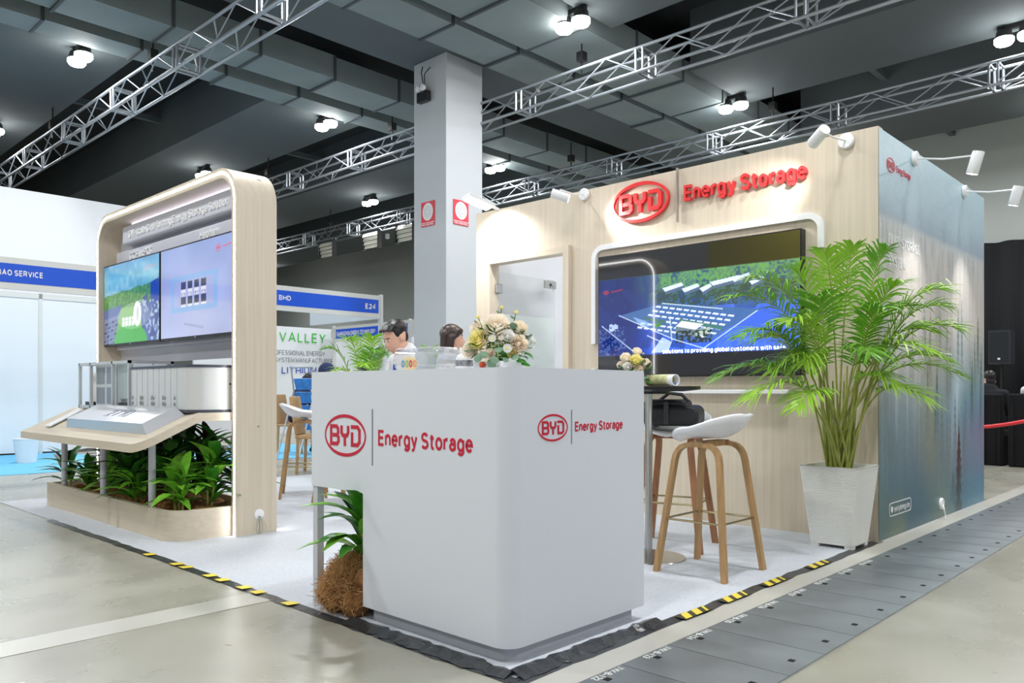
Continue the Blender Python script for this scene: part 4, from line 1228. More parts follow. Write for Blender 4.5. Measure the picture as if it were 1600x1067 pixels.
# flowers: a rose, a daisy-like bloom, a small cluster and a round leaf, each one mesh shared by its copies
def rose_mesh(name, mat):
    b = MB()
    random.seed(4)
    for ring, (n, r, h, op) in enumerate(((3, 0.25, 0.95, 0.1), (4, 0.45, 1.0, 0.25), (5, 0.68, 0.95, 0.5), (6, 0.9, 0.8, 0.85), (7, 1.0, 0.55, 1.1))):
        for k in range(n):
            a0 = 2 * PI * k / n + ring * 0.7
            wd = 2 * PI / n * 0.72
            rows = []
            for i in range(4):
                t = i / 3
                rr = r * (0.35 + 0.65 * math.sin(t * PI * 0.5)) + op * 0.12 * t * t
                z = -0.55 + (h + 0.55) * t - op * 0.12 * t ** 3
                rows.append([b.bm.verts.new((rr * math.cos(a0 + (j - 2) / 2 * wd * (0.55 + 0.45 * math.sin(PI * min(t + 0.25, 1)))), rr * math.sin(a0 + (j - 2) / 2 * wd * (0.55 + 0.45 * math.sin(PI * min(t + 0.25, 1)))), z - 0.06 * abs(j - 2))) for j in range(5)])
            for p, q in zip(rows, rows[1:]):
                for j in range(4):
                    b.bm.faces.new((p[j], p[j + 1], q[j + 1], q[j]))
    b.ell((0, 0, 0.1), 0.22, 0.22, 0.6, 8, 6)
    me = b.mesh(name, 60); me.materials.append(mat)
    return me
def daisy_mesh(name, mat):
    b = MB()
    for k in range(14):
        a = 2 * PI * k / 14
        c, s_ = math.cos(a), math.sin(a)
        q = [b.bm.verts.new((c * r - s_ * w_, s_ * r + c * w_, z)) for r, w_, z in ((0.2, -0.06, 0), (0.75, -0.16, 0.18), (1.0, 0, 0.16), (0.75, 0.16, 0.18), (0.2, 0.06, 0))]
        b.bm.faces.new(q)
    me = b.mesh(name); me.materials.append(mat)
    return me
def disc_leaf(name, mat):
    b = MB()
    c = b.bm.verts.new((0.5, 0, 0.08))
    r_ = [b.bm.verts.new((0.5 + 0.5 * math.cos(2 * PI * k / 14), 0.42 * math.sin(2 * PI * k / 14), 0.06 * math.cos(4 * PI * k / 14))) for k in range(14)]
    for k in range(14):
        b.bm.faces.new((c, r_[k], r_[(k + 1) % 14]))
    me = b.mesh(name, 60); me.materials.append(mat)
    return me
def lance_leaf(name, mat, wd=0.12, droop=0.35, n=6):
    """unit-long leaf along +x with a folded midrib and a drooping tip"""
    b = MB()
    rows = []
    for i in range(n + 1):
        t = i / n
        w_ = wd * math.sin(PI * min(1, t * 0.92 + 0.06)) ** 0.8 * (1 if i < n else 0.05)
        z = 0.10 * math.sin(t * PI) - droop * t * t
        rows.append([b.bm.verts.new((t, -w_, z + w_ * 0.35)), b.bm.verts.new((t, 0, z)), b.bm.verts.new((t, w_, z + w_ * 0.35))])
    for p, q in zip(rows, rows[1:]):
        for j in range(2):
            b.bm.faces.new((p[j], p[j + 1], q[j + 1], q[j]))
    me = b.mesh(name, 50); me.materials.append(mat)
    return me
R_cream, R_yel, R_peach, R_white = rose_mesh('rose', M_cream), rose_mesh('rose', M_yellow), rose_mesh('rose', M_peach), rose_mesh('rose', M_petw)
D_white = daisy_mesh('daisy_petals', M_petw)
E_leaf = disc_leaf('eucalyptus_leaf', M_euc)
G_leaf = lance_leaf('flower_leaf', M_leaf, 0.2, 0.2)
bb = MB()
random.seed(11)
for k in range(9):
    bb.ell((random.uniform(-1, 1), random.uniform(-1, 1), random.uniform(0, 1)), 0.28, 0.28, 0.28, 7, 5)
Blos = bb.mesh('blossom_cluster', 60); Blos.materials.append(pbr('blossom_blush', srgb(238, 214, 190), 0.6, var=0.3, scale=40))
def aim(v):
    return Vector(v).to_track_quat('Z', 'Y').to_euler()
def bouquet(name, label, loc, S, vase, seed, big):
    t = thing(name, label, 'flowers', loc)
    vase(t)
    random.seed(seed)
    T, R_ = Vector((-0.725, -0.689, 0)), Vector((0.689, -0.725, 0))
    def put(nm, me, s, z, d, size, axis=None):
        p = R_ * s * S + T * d * S + Vector((0, 0, z * S))
        ax = axis if axis is not None else (R_ * s * 1.0 + T * (0.7 + d) + Vector((0, 0, 0.35 + (z - 0.45))))
        return inst(nm, me, t, p, aim(ax), (size * S,) * 3)
    for nm, me, s, z, d, sz in big:
        f = put(nm, me, s, z, d, sz)
        if nm == 'daisy':
            eb = MB(); eb.ell((0, 0, 0.1), 0.3, 0.3, 0.14, 10, 5); eb.build('flower_eye', M_yellow, f, 60, local=True)
    for k in range(30):
        a = random.uniform(0, PI)
        rr = random.uniform(0.25, 0.47)
        put('blossom', Blos, rr * math.cos(a) * 1.05, 0.22 + rr * math.sin(a) * 1.25 * 0.8, random.uniform(0.0, 0.3), random.uniform(0.035, 0.055))
    for k in range(44):
        a = random.uniform(-0.5, PI + 0.5)
        rr = random.uniform(0.2, 0.42)
        o = inst('leaf', E_leaf if k % 2 else G_leaf, t, R_ * (rr * math.cos(a) * S) + T * random.uniform(-0.1, 0.24) * S + Vector((0, 0, (0.32 + rr * math.sin(a) * 0.8) * S)),
                 (R_ * math.cos(a) + T * 0.5 + Vector((0, 0, math.sin(a)))).to_track_quat('X', 'Z').to_euler(), (random.uniform(0.14, 0.26) * S,) * 3)
    for s, z, d, sz in ((-0.22, 0.26, 0.42, 0.2), (-0.05, 0.17, 0.45, 0.2), (0.0, 0.30, 0.40, 0.17), (-0.12, 0.12, 0.42, 0.17), (0.25, 0.2, 0.35, 0.15), (0.45, 0.1, 0.25, 0.22), (0.36, 0.14, 0.3, 0.2), (-0.32, 0.16, 0.35, 0.18), (0.12, 0.16, 0.42, 0.16), (-0.02, 0.42, 0.36, 0.12)):
        o = inst('leaf', E_leaf if s < 0.3 else G_leaf, t, R_ * (s - 0.5 * sz) * S + T * d * S + Vector((0, 0, z * S)), (random.uniform(0.8, 1.5), random.uniform(-0.7, 0.5), math.atan2(R_.y, R_.x) + random.uniform(-0.6, 0.6)), (sz * random.uniform(0.7, 1.05) * S,) * 3)
    for s, z in ((-0.04, 0.4), (0.05, 0.42), (0.1, 0.36), (-0.1, 0.36), (0.2, 0.34), (0.0, 0.22), (0.22, 0.5), (-0.2, 0.42)):
        put('blossom', Blos, s, z, 0.34, 0.04)
    sb = MB()
    for k in range(14):
        a = random.uniform(0.3, PI - 0.3)
        sb.tube([(0, 0, 0.06 * S), R_ * (0.15 * math.cos(a) * S) + Vector((0, 0, 0.3 * S)), R_ * (0.4 * math.cos(a) * S) + Vector((0, 0, (0.35 + 0.4 * math.sin(a)) * S))], 0.006 * S + 0.0006, 5)
    sb.ell((0, 0, 0.36 * S), 0.24 * S, 0.24 * S, 0.22 * S, 12, 8)
    sb.build('stems', M_leaf, t, 40, local=True)
    for s, z in ((0.02, 1.02), (0.26, 0.94), (-0.36, 0.86)):
        put('bud', R_yel, s, z, 0.0, 0.035, Vector((0, 0, 1)))
        b = MB(); b.tube([R_ * s * 0.6 * S + Vector((0, 0, 0.5 * S)), R_ * s * S + Vector((0, 0, z * S))], 0.0018, 5); b.build('bud_stem', M_leaf, t, 40, local=True)
        inst('leaf', E_leaf, t, R_ * s * 0.95 * S + Vector((0, 0, (z - 0.1) * S)), (0.4, -0.5, 2.2), (0.1 * S,) * 3)
def box_vase(t):
    b = MB(); b.prism(rounded(-0.075, 0.075, -0.085, 0.085, 0.012), 0.0, 0.035); b.build('flower_box', M_gloss, t, local=True)
    b = MB(); b.ell((-0.085, 0.02, 0.02), 0.012, 0.014, 0.014, 10, 6); b.build('berry', pbr('berry_orange', srgb(220, 84, 50), 0.4), t, 60, local=True)
def glass_vase(t):
    b = MB(); b.lathe([(0.0, 0), (0.032, 0), (0.034, 0.01), (0.03, 0.05), (0.034, 0.07), (0.031, 0.07), (0.027, 0.05), (0.03, 0.012), (0.0, 0.01)], (0, 0, 0), 18); b.build('glass_vase', M_acrylic, t, 40, local=True)
bouquet('flower_box_arrangement', 'large cream and yellow flower arrangement on the white counter', (2.36, 2.31, top), 0.255, box_vase, 21,
        (('rose', R_cream, -0.05, 0.68, 0.15, 0.20), ('rose', R_yel, -0.33, 0.47, 0.2, 0.155), ('rose', R_white, 0.13, 0.53, 0.3, 0.10), ('rose', R_peach, 0.30, 0.42, 0.22, 0.13),
         ('rose', R_peach, 0.30, 0.66, 0.05, 0.13), ('rose', R_cream, -0.36, 0.66, 0.0, 0.12), ('rose', R_cream, -0.46, 0.32, 0.05, 0.14), ('rose', R_white, 0.44, 0.45, 0.0, 0.12), ('rose', R_yel, 0.2, 0.28, 0.2, 0.1),
         ('daisy', D_white, 0.12, 0.33, 0.42, 0.085), ('daisy', D_white, -0.12, 0.49, 0.38, 0.075), ('daisy', D_white, 0.02, 0.50, 0.36, 0.05), ('rose', R_cream, -0.15, 0.25, 0.3, 0.08)))
bouquet('flower_vase', 'small cream and yellow flower bunch on the black bar table', (3.83, 2.66, 1.022), 0.20, glass_vase, 33,
        (('rose', R_yel, 0.02, 0.72, 0.2, 0.17), ('rose', R_peach, 0.30, 0.62, 0.1, 0.16), ('rose', R_cream, -0.25, 0.8, 0.05, 0.15), ('rose', R_white, -0.22, 0.55, 0.2, 0.13), ('rose', R_cream, 0.08, 0.98, 0.0, 0.13), ('rose', R_peach, 0.1, 0.48, 0.25, 0.11), ('rose', R_cream, -0.38, 0.6, 0.0, 0.11)))

# ================================================================ bar table, stools, bag
bt = thing('bar_table', 'round black-topped bar table on a steel pole behind the counter', 'table', (3.98, 2.66, 0.006))
b = MB(); b.lathe([(0.0, 0.985), (0.2, 0.985), (0.3, 0.995), (0.302, 1.005), (0.3, 1.015), (0.0, 1.015)], (0, 0, 0), 40); b.build('table_top', M_black, bt, 30, local=True)
b = MB(); b.lathe([(0.0, 0.97), (0.12, 0.97), (0.12, 0.985)], (0, 0, 0), 24); b.build('top_plate', M_black, bt, 40, local=True)
b = MB(); b.tube([(0, 0, 0.012), (0, 0, 0.97)], 0.022, 20); b.build('pole', M_steel, bt, 40, local=True)
b = MB(); b.lathe([(0.0, 0.014), (0.04, 0.013), (0.215, 0.006), (0.218, 0.0), (0.0, 0.0)], (0, 0, 0), 40); b.build('base_disc', M_steel, bt, 40, local=True)
rl = thing('paper_roll', 'rolled sheet of paper lying on the black bar table', 'roll', (3.86, 2.49, 1.022))
q = Vector((-0.06, -0.24, 0)).normalized().to_track_quat('Z', 'Y').to_matrix()
b = MB(); b.lathe([(0.032, -0.11), (0.032, 0.11), (0.028, 0.11), (0.028, -0.11), (0.032, -0.11)], (0, 0, 0.033), 24, q); b.build('roll_outer', M_gloss, rl, 40, local=True)
b = MB(); b.lathe([(0.0325, -0.1), (0.0325, 0.07)], (0, 0, 0.033), 24, q); b.build('roll_print', pbr('roll_print', srgb(206, 206, 150), 0.6, var=0.3, scale=30), rl, 40, local=True)
b = MB(); b.ell((-0.028, -0.105, 0.012), 0.008, 0.004, 0.007, 8, 5); b.build('roll_mark', pbr('roll_mark', srgb(80, 110, 220), 0.5), rl, 60, local=True)

def stool(loc, rz, label, wood, group='white shell bar stools with bent oak legs'):
    """local +x is the front of the seat"""
    t = thing('bar_stool', label, 'stool', (*loc, 0.006), rz, group)
    b = MB()
    rows = []
    nr, na = 8, 36
    for i in range(nr + 1):
        row = []
        f = i / nr
        for k in range(na):
            a = 2 * PI * k / na
            c, s_ = math.cos(a), math.sin(a)
            back = max(0.0, -c)
            rim = 0.022 + 0.10 * back ** 1.3 + 0.035 * abs(s_) - 0.05 * max(0, c) ** 2
            x = 0.20 * c * f * (1.0 - 0.06 * max(0, c)) - 0.015 * back * f
            y = 0.235 * s_ * f
            z = 0.742 + rim * f ** 3.2
            row.append(b.bm.verts.new((x, y, z)))
        rows.append(row)
        if i == 0:
            pass
    for i in range(1, nr):
        for k in range(na):
            b.bm.faces.new((rows[i][k], rows[i][(k + 1) % na], rows[i + 1][(k + 1) % na], rows[i + 1][k]))
    b.bm.faces.new(rows[1])
    for v in rows[0]:
        b.bm.verts.remove(v)
    o = b.build('seat_shell', M_gloss, t, 60, local=True)
    md = o.modifiers.new('thickness', 'SOLIDIFY'); md.thickness = 0.014; md.offset = -1
    for sx in (-1, 1):
        F_, C_ = Vector((sx * 0.215, -0.205, 0)), Vector((sx * 0.13, -0.125, 0.697))
        d_ = (C_ - F_).normalized()
        A_, E_ = C_ - d_ * 0.09, C_ + Vector((0, 0.085, 0))
        pts = [F_] + [A_ * (1 - u) ** 2 + C_ * 2 * u * (1 - u) + E_ * u * u for u in (0, 0.2, 0.4, 0.6, 0.8, 1.0)]
        half = pts
        full = [(y, x, z) for x, y, z in half] + [(-y, x, z) for x, y, z in reversed(half)]
        b = MB()
        prev = None
        P_ = [Vector(p) for p in full]
        for i, p in enumerate(P_):
            tg = (P_[min(i + 1, len(P_) - 1)] - P_[max(i - 1, 0)]).normalized()
            sd = Vector((0, 1, 0))
            nn = tg.cross(sd).normalized()
            w1, w2 = 0.019, 0.0125
            ring = [b.bm.verts.new(p + sd * w1 * a_ + nn * w2 * c_) for a_, c_ in ((-1, -1), (1, -1), (1, 1), (-1, 1))]
            if prev:
                for k in range(4):
                    b.bm.faces.new((prev[k], prev[(k + 1) % 4], ring[(k + 1) % 4], ring[k]))
            else:
                b.bm.faces.new(ring)
            prev = ring
        b.bm.faces.new(prev[::-1])
        b.build('leg_frame', wood, t, 35, local=True)
    b = MB(); b.box(-0.035, 0.035, -0.15, 0.15, 0.685, 0.715); b.build('seat_beam', wood, t, local=True)
    for sx in (-0.13, 0.13):
        b = MB(); b.box(-0.037, 0.037, sx - 0.012, sx + 0.012, 0.69, 0.712); b.build('beam_insert', M_black, t, local=True)
    b = MB()
    fx, fy = 0.172, 0.182
    ring = [(-fx, -fy, 0.29), (fx, -fy, 0.29), (fx, fy, 0.29), (-fx, fy, 0.29)]
    for p, q in zip(ring, ring[1:] + ring[:1]):
        b.tube([p, q], 0.006, 8)
    b.build('footrest', M_brass, t, 40, local=True)
    return t
stool((3.92, 2.22), PI / 2, 'white shell bar stool standing nearest, right of the counter', M_oak)
stool((4.39, 2.74), PI + 0.29, 'white shell bar stool with the black bag on its seat', M_oakdark)
stool((4.06, 6.55), -0.6, 'white shell bar stool beside the display arch', M_oak)
stool((4.12, 5.93), 0.3, 'white shell bar stool mostly hidden behind the counter\'s left end', M_oak)
stool((4.02, 4.95), PI, 'white shell bar stool under the man with the phone', M_oak)

bag = thing('black_bag', 'black leather backpack lying on the farther bar stool', 'bag', (4.36, 2.73, 0.775), PI + 0.35)
def soft(b, x0, x1, y0, y1, z0, z1, r=0.035):
    b.prism(rounded(y0, y1, z0, z1, r, 5), x0, x1, 'x')
b = MB(); soft(b, -0.13, 0.13, -0.18, 0.18, 0.0, 0.13, 0.05)
o = b.build('bag_body', M_leather, bag, local=True); md = o.modifiers.new('soft', 'BEVEL'); md.width = 0.03; md.segments = 4
b = MB(); soft(b, -0.12, 0.10, -0.17, 0.10, 0.10, 0.165, 0.03)
o = b.build('bag_flap', M_leather, bag, local=True); md = o.modifiers.new('soft', 'BEVEL'); md.width = 0.02; md.segments = 4
b = MB(); b.box(0.128, 0.138, -0.03, 0.0, 0.01, 0.15); b.build('strap', pbr('strap_black', srgb(58, 60, 64), 0.4), bag, local=True)
b = MB(); b.tube([(0.02, 0.10, 0.15), (0.02, 0.06, 0.195), (0.02, -0.02, 0.205), (0.02, -0.08, 0.16)], 0.011, 8); b.build('handle', M_leather, bag, 40, local=True)
b = MB(); b.lathe([(0.022, 0), (0.022, 0.006), (0.012, 0.008)], (0.11, -0.165, 0.09), 14, Matrix.Rotation(PI / 2, 3, 'Y')); b.build('buckle', M_steel, bag, local=True)
# ================================================================ display arch with planter, tray and screens
da = thing('display_arch', 'tall oak arch display stand with two screens, sloping tray and planter', 'display stand', (2.61, 5.05, 0))
def u_outline(y0, y1, zt, r, n=10):
    pts = [(y0, 0.006)]
    for k in range(n + 1):
        a = PI - PI / 2 * k / n
        pts.append((y0 + r + r * math.cos(a), zt - r + r * math.sin(a)))
    for k in range(n + 1):
        a = PI / 2 - PI / 2 * k / n
        pts.append((y1 - r + r * math.cos(a), zt - r + r * math.sin(a)))
    pts.append((y1, 0.006))
    return pts
b = MB(); b.loop_strip(u_outline(5.05, 7.66, 2.545, 0.25), u_outline(5.12, 7.59, 2.475, 0.18), 2.61, 2.91, 'x')
b.build('arch_frame', M_wood, da, 35)
for x0, x1, sd in ((2.607, 2.613, 'front'), (2.907, 2.913, 'back')):
    b = MB(); b.loop_strip(u_outline(5.076, 7.634, 2.519, 0.224), u_outline(5.089, 7.621, 2.506, 0.211), x0, x1, 'x')
    b.build('led_strip', M_led, da)
b = MB(); b.box(2.775, 2.797, 5.2, 7.28, 2.44, 2.472)
b.build('header_light', pbr('header_light', (0.84, 0.82, 1.0, 1), 0.5, emit=1.6), da)
M_lav = pbr('panel_lavender_white', srgb(214, 214, 228), 0.45)
b = MB(); b.box(2.80, 2.83, 5.12, 7.59, 1.235, 2.475); b.build('back_panel', M_lav, da)
b = MB(); b.prism([(y, z) for y, z in rounded(5.13, 7.30, 2.27, 2.43, 0.05, 5, (0, 0, 0, 0))], 2.70, 2.80, 'x'); hp = b.build('header_panel', M_lav, da, bevel=0.02, seg=3)
b = MB(); b.box(2.745, 2.80, 5.13, 7.56, 1.36, 2.235); b.build('screen_panel', M_lav, da, bevel=0.015, seg=3)
M_letter = pbr('raised_letter_white', srgb(252, 252, 254), 0.3)
sign('lettering', 'GW-scale Grid-forming Energy Storage Solution', 0.062, M_letter, da, FACE_X, (2.696, 7.14, 2.345), 0.005, 0.14, 'LEFT', 1.81)
sign('lettering', 'GC-Flux PCS', 0.07, M_letter, da, FACE_X, (2.739, 7.22, 2.17), 0.007, 0.16, 'LEFT', 0.46)
sign('lettering', 'Haohan', 0.07, M_letter, da, FACE_X, (2.739, 5.86, 2.17), 0.007, 0.16, 'LEFT', 0.28)
# planter box with rounded near corner
out = rounded(2.20, 2.90, 5.13, 7.62, 0.16, 8, (0, 0, 1, 0))
inn = rounded(2.235, 2.865, 5.165, 7.585, 0.125, 8, (0, 0, 1, 0))
b = MB(); b.loop_strip(out, inn, 0.006, 0.205, 'z', True); b.build('planter_box', M_woodh, da, 30)
b = MB(); b.prism(inn, 0.02, 0.15); b.build('planter_fill', M_fibre, da)
random.seed(17)
b = MB()
for k in range(70):
    x, y = random.uniform(2.345, 2.78), random.uniform(5.28, 7.48)
    if x < 2.35 and y < 5.28:
        continue
    b.ell((x, y, 0.16), random.uniform(0.05, 0.1), random.uniform(0.05, 0.1), random.uniform(0.02, 0.05), 9, 6)
o = b.build('fibre_mulch', M_fibre, da, 60); o['kind'] = 'stuff'
for y in (7.35, 6.46, 5.56):
    b = MB(); b.tube([(2.255, y, 0.15), (2.255, y, 0.735)], 0.024, 16); b.build('post', pbr('post_lilac_white', srgb(208, 208, 224), 0.4), da, 40)
# sloping tray
tb = MB(); tb.prism(rounded(1.99, 2.90, 5.13, 7.58, 0.13, 8, (0, 0, 1, 0)), -0.055, 0.0)
bmesh.ops.bisect_plane(tb.bm, geom=tb.bm.verts[:] + tb.bm.edges[:] + tb.bm.faces[:], plane_co=(2.40, 0, 0), plane_no=(1, 0, 0))
for v in tb.bm.verts:
    v.co.z += 0.846 - max(0.0, 2.40 - v.co.x) * 0.47
tb.build('tray', M_woodh, da, 25)
def slope(x):
    return 0.846 - max(0.0, 2.40 - x) * 0.47
# two screens
def flat_screen(label, y0, y1, z0, z1, pic, emit):
    t = thing('display_screen', label, 'screen', (2.65, (y0 + y1) / 2, z0), 0, 'screens in the display arch')
    b = MB(); b.box(2.652, 2.70, y0, y1, z0, z1); b.build('casing', M_black, t, bevel=0.003)
    b = MB(); b.box(2.70, 2.75, y0 + 0.3, y1 - 0.3, z0 + 0.15, z1 - 0.15); b.build('bracket', M_black, t)
    me = pic.mesh('picture', y1 - y0 - 0.022, z1 - z0 - 0.03)
    me.transform(Matrix.Translation(Vector((2.6505, y1 - 0.011, z0 + 0.018)) - wloc(t)) @ FACE_X)
    link('picture', me, vcol_mat(label[:12], emit, 0.12, 0.4), t)
    b = MB(); b.box(2.648, 2.652, (y0 + y1) / 2 - 0.012, (y0 + y1) / 2 + 0.012, z0 + 0.003, z0 + 0.011); b.build('badge', M_alu, t)
    return t
P = Pic(190, 110, 1.2, 0.72)
P.grad([(0, (30, 80, 40)), (0.45, (90, 150, 70)), (0.62, (90, 160, 190)), (0.8, (120, 190, 215)), (1, (70, 150, 200))])
n1, n2 = P.noise(20, 14, 1), P.noise(60, 30, 2)
P.a += (P.noise(9, 5, 12)[..., None] - 0.5) * 0.1
ridge = 0.60 + 0.08 * P.X + 0.04 * P.noise(14, 1, 3)
P.fill((P.Y > ridge) * np.clip(n1 - 0.5, 0, 1) * 1.5, (200, 222, 230), 0.6)
P.fill((P.Y < ridge) * (P.Y > 0.42), (62, 128, 50))
P.fill((P.Y < ridge) * (P.Y > 0.42) * (n2 > 0.55), (110, 170, 84), 0.6)
P.fill((P.Y < 0.44), (104, 170, 60))
P.poly([(0, 0.44), (0.34, 0.48), (0.30, 0.34), (0, 0.30)], (84, 100, 156))
P.poly([(0, 0.32), (0.30, 0.36), (0.18, 0), (0, 0)], (120, 130, 170))
for r in range(6):
    for c in range(4):
        x, y = 0.02 + c * 0.068 - 0.01 * r, 0.27 - r * 0.055 + c * 0.012
        P.poly([(x, y), (x + 0.05, y + 0.008), (x + 0.045, y - 0.025), (x - 0.005, y - 0.033)], ((44, 52, 92), (88, 104, 150))[(r + c) % 2])
P.poly([(0.72, 0.52), (0.8, 0.56), (0.80, 0.40), (0.72, 0.40)], (40, 70, 150))
P.poly([(0.86, 0.68), (1, 0.72), (1, 0.40), (0.86, 0.42)], (24, 62, 160))
P.poly([(0.64, 0.45), (1, 0.45), (1, 0), (0.78, 0)], (66, 90, 160))
P.fill((P.X > 0.66) * (P.Y < 0.5) * (n2 > 0.58) * (P.X + P.Y * 0.4 > 0.85), (190, 205, 226), 0.85)
P.fill((P.X > 0.7) * (P.Y < 0.42) * (n1 > 0.66), (28, 52, 130), 0.9)
P.fill(((P.X - 0.5) / 0.3) ** 2 + ((P.Y - 0.0) / 0.24) ** 2 < 1, (50, 170, 40))
P.fill(((P.X - 0.56) / 0.3) ** 2 + ((P.Y - 0.32) / 0.16) ** 2 < 1, (220, 230, 225), 0.35)
P.fill(((P.X - 0.63) / 0.07) ** 2 + ((P.Y - 0.34) / 0.15) ** 2 < 1, (250, 252, 252))
P.fill(((P.X - 0.635) / 0.02) ** 2 + ((P.Y - 0.34) / 0.09) ** 2 < 1, (200, 214, 210))
for x in (0.35, 0.41, 0.47, 0.53):
    P.poly([(x, 0.20), (x + 0.05, 0.21), (x + 0.05, 0.32), (x, 0.31)], (246, 250, 250), 0.95)
    P.line(x + 0.01, 0.27, x + 0.04, 0.275, 0.006, (170, 200, 160), 0.8)
P.fill((((P.X - 0.80) / 0.035) ** 2 + ((P.Y - 0.86) / 0.035) ** 2 < 1) & (((P.X - 0.80) / 0.028) ** 2 + ((P.Y - 0.86) / 0.028) ** 2 > 1), (214, 120, 140))
P.line(0.85, 0.865, 0.96, 0.88, 0.008, (200, 130, 150), 0.7)
flat_screen('display screen with green landscape, farther from the viewer', 6.39, 7.585, 1.385, 2.105, P, 0.9)
P = Pic(190, 110, 1.25, 0.72)
P.grad([(0, (176, 184, 222)), (0.5, (160, 172, 220)), (1, (140, 160, 214))])
P.a += (P.noise(6, 5, 8)[..., None] - 0.5) * 0.06
P.fill(np.clip(1 - np.hypot((P.X - 0.5) * 1.7, P.Y - 0.3) / 0.6, 0, 1), (200, 200, 228), 0.5)
fr_ = (abs(P.X - 0.47) < 0.32) & (abs(P.Y - 0.47) < 0.2) & ~((abs(P.X - 0.47) < 0.27) & (abs(P.Y - 0.47) < 0.145))
P.fill(fr_, (120, 180, 232), 0.55)
P.line(0.35, 0.14, 0.60, 0.08, 0.012, (130, 140, 180), 0.5)
for c in range(4):
    for r in range(2):
        x, y = 0.30 + c * 0.092, 0.60 - r * 0.16
        P.poly([(x, y), (x + 0.066, y), (x + 0.066, y - 0.10), (x, y - 0.10)], (66, 68, 90))
        P.poly([(x, y - 0.085), (x + 0.066, y - 0.085), (x + 0.066, y - 0.115), (x, y - 0.115)], (226, 228, 238))
    x = 0.30 + c * 0.092
    P.poly([(x, 0.475), (x + 0.066, 0.475), (x + 0.066, 0.445), (x, 0.445)], (220, 222, 234))
    P.line(x + 0.015, 0.46, x + 0.016, 0.462, 0.008, (50, 50, 70)); P.line(x + 0.05, 0.46, x + 0.051, 0.462, 0.008, (50, 50, 70))
P.fill((((P.X - 0.80) / 0.033) ** 2 + ((P.Y - 0.88) / 0.04) ** 2 < 1) & (((P.X - 0.80) / 0.027) ** 2 + ((P.Y - 0.88) / 0.033) ** 2 > 1), (214, 80, 130))
P.line(0.785, 0.88, 0.815, 0.88, 0.012, (214, 80, 130)); P.line(0.86, 0.885, 0.96, 0.895, 0.009, (214, 100, 140), 0.8)
flat_screen('display screen with rows of dark units on lavender, nearer to the viewer', 5.14, 6.375, 1.385, 2.105, P, 0.9)
# scale models on the tray
cb = thing('cabinet_model', 'silver white scale model of a long battery cabinet on the tray', 'model', (2.36, 5.16, 0.846))
fo = rounded(2.36, 2.74, 5.16, 6.2, 0.11, 8, (0, 0, 1, 0))
M_silver = pbr('model_silver', srgb(222, 223, 222), 0.25, 0.25)
b = MB(); b.prism(fo, 0.866, 1.152); b.build('cabinet_shell', M_silver, cb, 30)
fo2 = rounded(2.355, 2.745, 5.155, 6.205, 0.113, 8, (0, 0, 1, 0))
for z0, z1, nm in ((0.846, 0.866, 'base_rim'), (1.152, 1.17, 'top_rim')):
    b = MB(); b.prism(fo2, z0, z1); b.build(nm, pbr('model_dark', srgb(70, 74, 86), 0.35), cb, 30)
M_line = pbr('model_seam', srgb(188, 191, 198), 0.4)
for k in range(9):
    y = 6.19 - 0.098 * k
    b = MB(); b.box(2.358, 2.361, y - 0.0015, y + 0.0015, 0.87, 1.15); b.build('door_seam', M_line, cb)
for y in (6.17, 6.02, 5.985, 5.82, 5.785, 5.63, 5.595, 5.44):
    for z in (0.945, 0.905):
        b = MB(); b.ell((2.357, y, z), 0.005, 0.011, 0.016, 8, 6); b.build('handle', M_alu, cb, 60)
b = MB(); b.lathe([(0.007, 0), (0.007, 0.004)], (2.62, 5.161, 1.04), 10, Matrix.Rotation(PI / 2, 3, 'X')); b.build('side_knob', M_black, cb)
rk = thing('rack_model', 'white framed scale model of a container with open doors on the tray', 'model', (2.36, 6.25, 0.846))
M_mframe = pbr('model_frame', srgb(206, 210, 214), 0.35, 0.3)
ys = (6.25, 6.55, 6.62, 7.0, 7.32)
for y in (6.25, 6.58, 7.06, 7.32):
    for x in (2.36, 2.68):
        b = MB(); b.box(x, x + 0.022, y, y + 0.022, 0.846, 1.225); b.build('upright', M_mframe, rk)
for z in (0.85, 1.203):
    for x in (2.36, 2.68):
        b = MB(); b.box(x, x + 0.022, 6.25, 7.342, z, z + 0.022); b.build('rail', M_mframe, rk)
    for y in (6.25, 7.32):
        b = MB(); b.box(2.36, 2.70, y, y + 0.022, z, z + 0.022); b.build('rail', M_mframe, rk)
b = MB(); b.box(2.40, 2.41, 6.6, 7.05, 0.87, 1.2); dp = b.build('door_panel', M_mframe, rk)
M_perf = pbr('perforated_sheet', srgb(160, 166, 176), 0.4, 0.4, var=0.3, scale=200)
for y0 in (6.64, 6.86):
    for z0 in (0.89, 1.05):
        b = MB(); b.box(2.396, 2.40, y0, y0 + 0.16, z0, z0 + 0.13); b.build('perforated_sheet', M_perf, dp)
b = MB(); b.box(2.40, 2.405, 6.28, 6.57, 0.93, 1.2); b.build('glass_pane', pbr('model_glass', srgb(190, 205, 205), 0.08, alpha=0.7), rk)
b = MB(); b.box(2.40, 2.42, 6.29, 6.56, 0.872, 0.90); b.box(2.40, 2.42, 7.09, 7.3, 0.872, 0.9); b.build('vent', M_black, rk)
b = MB(); b.box(2.66, 2.67, 6.28, 7.32, 0.87, 1.2); b.build('rear_panel', M_mframe, rk)
b = MB(); b.box(2.44, 2.62, 7.09, 7.30, 0.88, 1.15); b.build('inner_unit', M_matte, rk, bevel=0.01)
